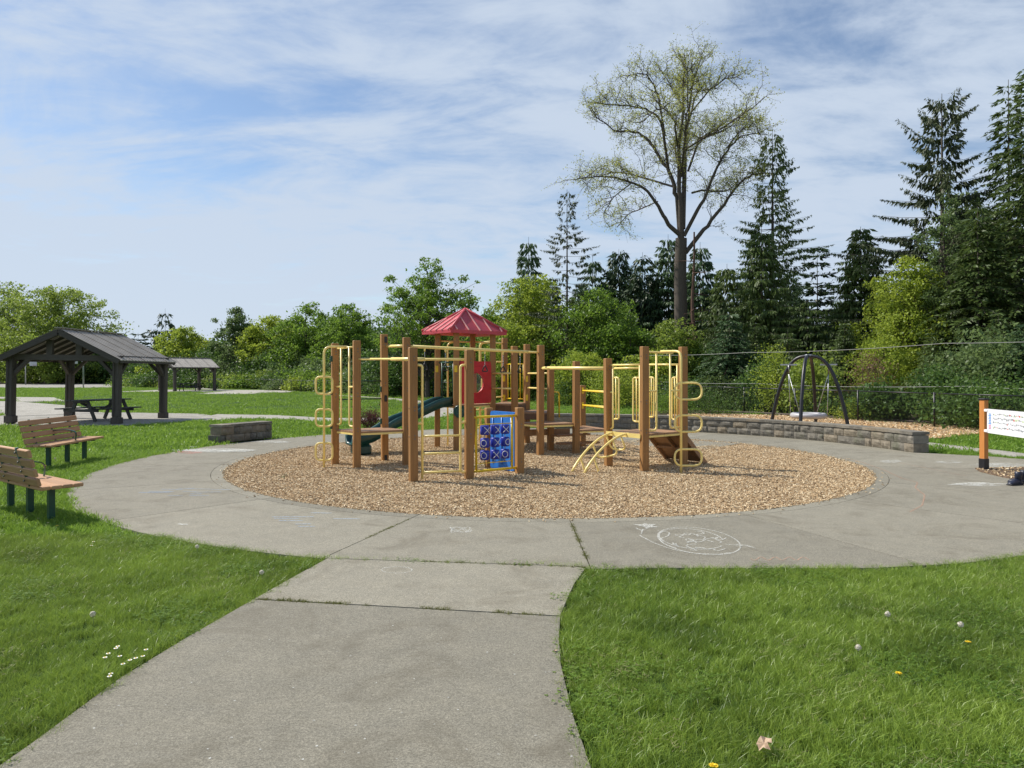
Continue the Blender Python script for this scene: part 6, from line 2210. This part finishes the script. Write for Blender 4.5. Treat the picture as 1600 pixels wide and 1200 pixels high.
# ------------------------------------------------------------------ flowers and litter in the near lawn
def dandelion(label, px, py, kind, grp, h=.075):
    x, y = gp(px, py)
    s = (1.7 - h) / 1.7
    x, y = x * s, y * s
    h -= .018
    t = thing('dandelion', label, 'dandelion', (x, y, -.03), group=grp)
    MB().tube([(0, 0, 0), (.004, .003, h * .5), (0, 0, h + .03)], .0022, 5).build('stem', M['stem'], t, True)
    r = random.Random(int(px)); m = MB(); zc_ = h + .03
    if kind == 'yellow':
        for k in range(60):
            a = r.uniform(0, 6.28); q = r.uniform(.008, .021); zz = zc_ + .010 - q * .35
            d = Vector((math.cos(a), math.sin(a), 0)); s_ = Vector((-d.y, d.x, 0)) * .0022
            b = Vector((0, 0, zc_ + .002)); e = Vector((0, 0, zz)) + d * q
            m.add([b - s_, b + s_, e + s_, e - s_], [(0, 1, 2, 3)])
        m.build('petals', M['petal_yellow'], t, True)
    else:
        for k in range(170):
            v = Vector(rand_dirs(1, np.random.default_rng(k + int(px)))[0]); q = .019 * r.uniform(.85, 1.05)
            c = Vector((0, 0, zc_ + .012)); s_ = v.cross(Vector((.3, .5, .8))).normalized() * .0035
            s2 = v.cross(s_).normalized() * .0035
            m.add([c + v * q - s_, c + v * q + s2, c + v * q + s_, c + v * q - s2], [(0, 1, 2, 3)])
            if k % 4 == 0: m.add([c - s_ * .15, c + s_ * .15, c + v * q], [(0, 1, 2)])
        m.build('seed_head', M['seed_white'], t, True)
    return t


dandelion('yellow dandelion at the bottom edge of the right lawn', 1115, 1190, 'yellow', None, .05)
dandelion('yellow dandelion in the middle of the right lawn', 1404, 1047, 'yellow', None, .05)
dandelion('yellow dandelion beside the twin seed heads at the right', 1513, 999, 'yellow', None, .05)
dandelion('white dandelion clock standing left of the others in the right lawn', 1387, 958, 'seed', None, .07)
dandelion('white dandelion clock just above the rightmost yellow dandelion', 1501, 974, 'seed', None, .07)
dandelion('small closed pale seed head in the middle of the right lawn', 1341, 1010, 'seed', None, .05)
dandelion('white dandelion clock in the left lawn near the paving edge', 308, 853, 'seed', None, .07)
dandelion('white dandelion clock in the left lawn toward the footpath corner', 409, 893, 'seed', None, .07)
dandelion('white dandelion clock alone in the left lawn above the daisies', 145, 958, 'seed', None, .07)
dandelion('yellow dandelion in the grass between the two benches', 71, 726, 'yellow', None, .07)
dandelion('white dandelion clock in the grass between the two benches', 86, 716, 'seed', None, .08)
dandelion('yellow dandelion under the nearest bench end', 89, 819, 'yellow', None, .05)
for k, (px, py) in enumerate([(184, 1003), (181, 1006), (169, 1014), (164, 1020), (187, 1018), (212, 1021), (203, 1024), (192, 1030), (223, 1018), (228, 1008), (173, 1045), (171, 1049), (146, 842), (143, 848), (75, 813), (60, 806)]):
    x, y = gp(px, py); x *= .965; y *= .965
    g_ = 'daisies clustered beside the footpath' if k < 12 else 'daisies beside the near bench'
    t = thing('daisy', 'small white daisy in the cluster on the left lawn near the footpath edge' if k < 12 else 'small white daisy in the upper left lawn below the near bench', 'daisy', (x, y, -.03), group=g_)
    hh = .062
    MB().tube([(0, 0, 0), (0, 0, hh)], .0018, 4).build('stem', M['stem'], t, True)
    m = MB()
    for j in range(14):
        a = 2 * math.pi * j / 14; d = Vector((math.cos(a), math.sin(a), .12)); s_ = Vector((-d.y, d.x, 0)) * .0032
        b = Vector((0, 0, hh)); m.add([b - s_ * .6, b + s_ * .6, b + d * .012 + s_ * .8, b + d * .012 - s_ * .8], [(0, 1, 2, 3)])
    m.build('petals', M['petal_white'], t, True)
    MB().tube([(0, 0, hh - .001), (0, 0, hh + .004)], .0045, 8).build('eye', M['petal_yellow'], t, True)


def litter_leaf(label, px, py, s, seed, z=.03):
    x, y = gp(px, py); r = random.Random(seed)
    vs = [(0, 0, 0)]
    for k in range(14):
        a = 2 * math.pi * k / 14; q = s * (.55 + .45 * abs(math.sin(a * 2.5 + seed))) * r.uniform(.8, 1.1)
        vs.append((q * math.cos(a), q * math.sin(a) * .8, r.uniform(-.2, .35) * s))
    o = MB().add(vs, [(0, k + 1, (k + 1) % 14 + 1) for k in range(14)]).build('fallen_leaf', M['dry_leaf'])
    o.location = (x, y, z); o.rotation_euler = (R(r.uniform(-20, 30)), R(r.uniform(-20, 20)), r.uniform(0, 6))
    props(o, label, 'fallen leaf')


litter_leaf('curled pale brown leaf lying in the right lawn at the bottom', 1194, 1178, .05, 3, .045)
litter_leaf('small orange-brown leaf on the path edge beside the right lawn', 868, 1018, .017, 5, .008)
litter_leaf('tiny brown leaf on the left paving near the footpath corner', 386, 778, .025, 6, .008)
# pale specks and crumbs on the footpath
rp2 = random.Random(14)
m = MB()
for k in range(150):
    px, py = rp2.uniform(60, 900), rp2.uniform(880, 1195)
    x, y = gp(px, py)
    if not in_poly(np.array([x]), np.array([y]), PATH_POLY)[0]: continue
    q = rp2.uniform(.0025, .008); n_ = 6
    m.add([(x + q * math.cos(a) * rp2.uniform(.6, 1.2), y + q * math.sin(a) * rp2.uniform(.6, 1.2), .0022) for a in np.linspace(0, 6.28, n_ + 1)[:-1]], [tuple(range(n_))])
o = m.build('pale_specks', M['chalk_white']); props(o, 'pale specks scattered on the footpath', kind='stuff')
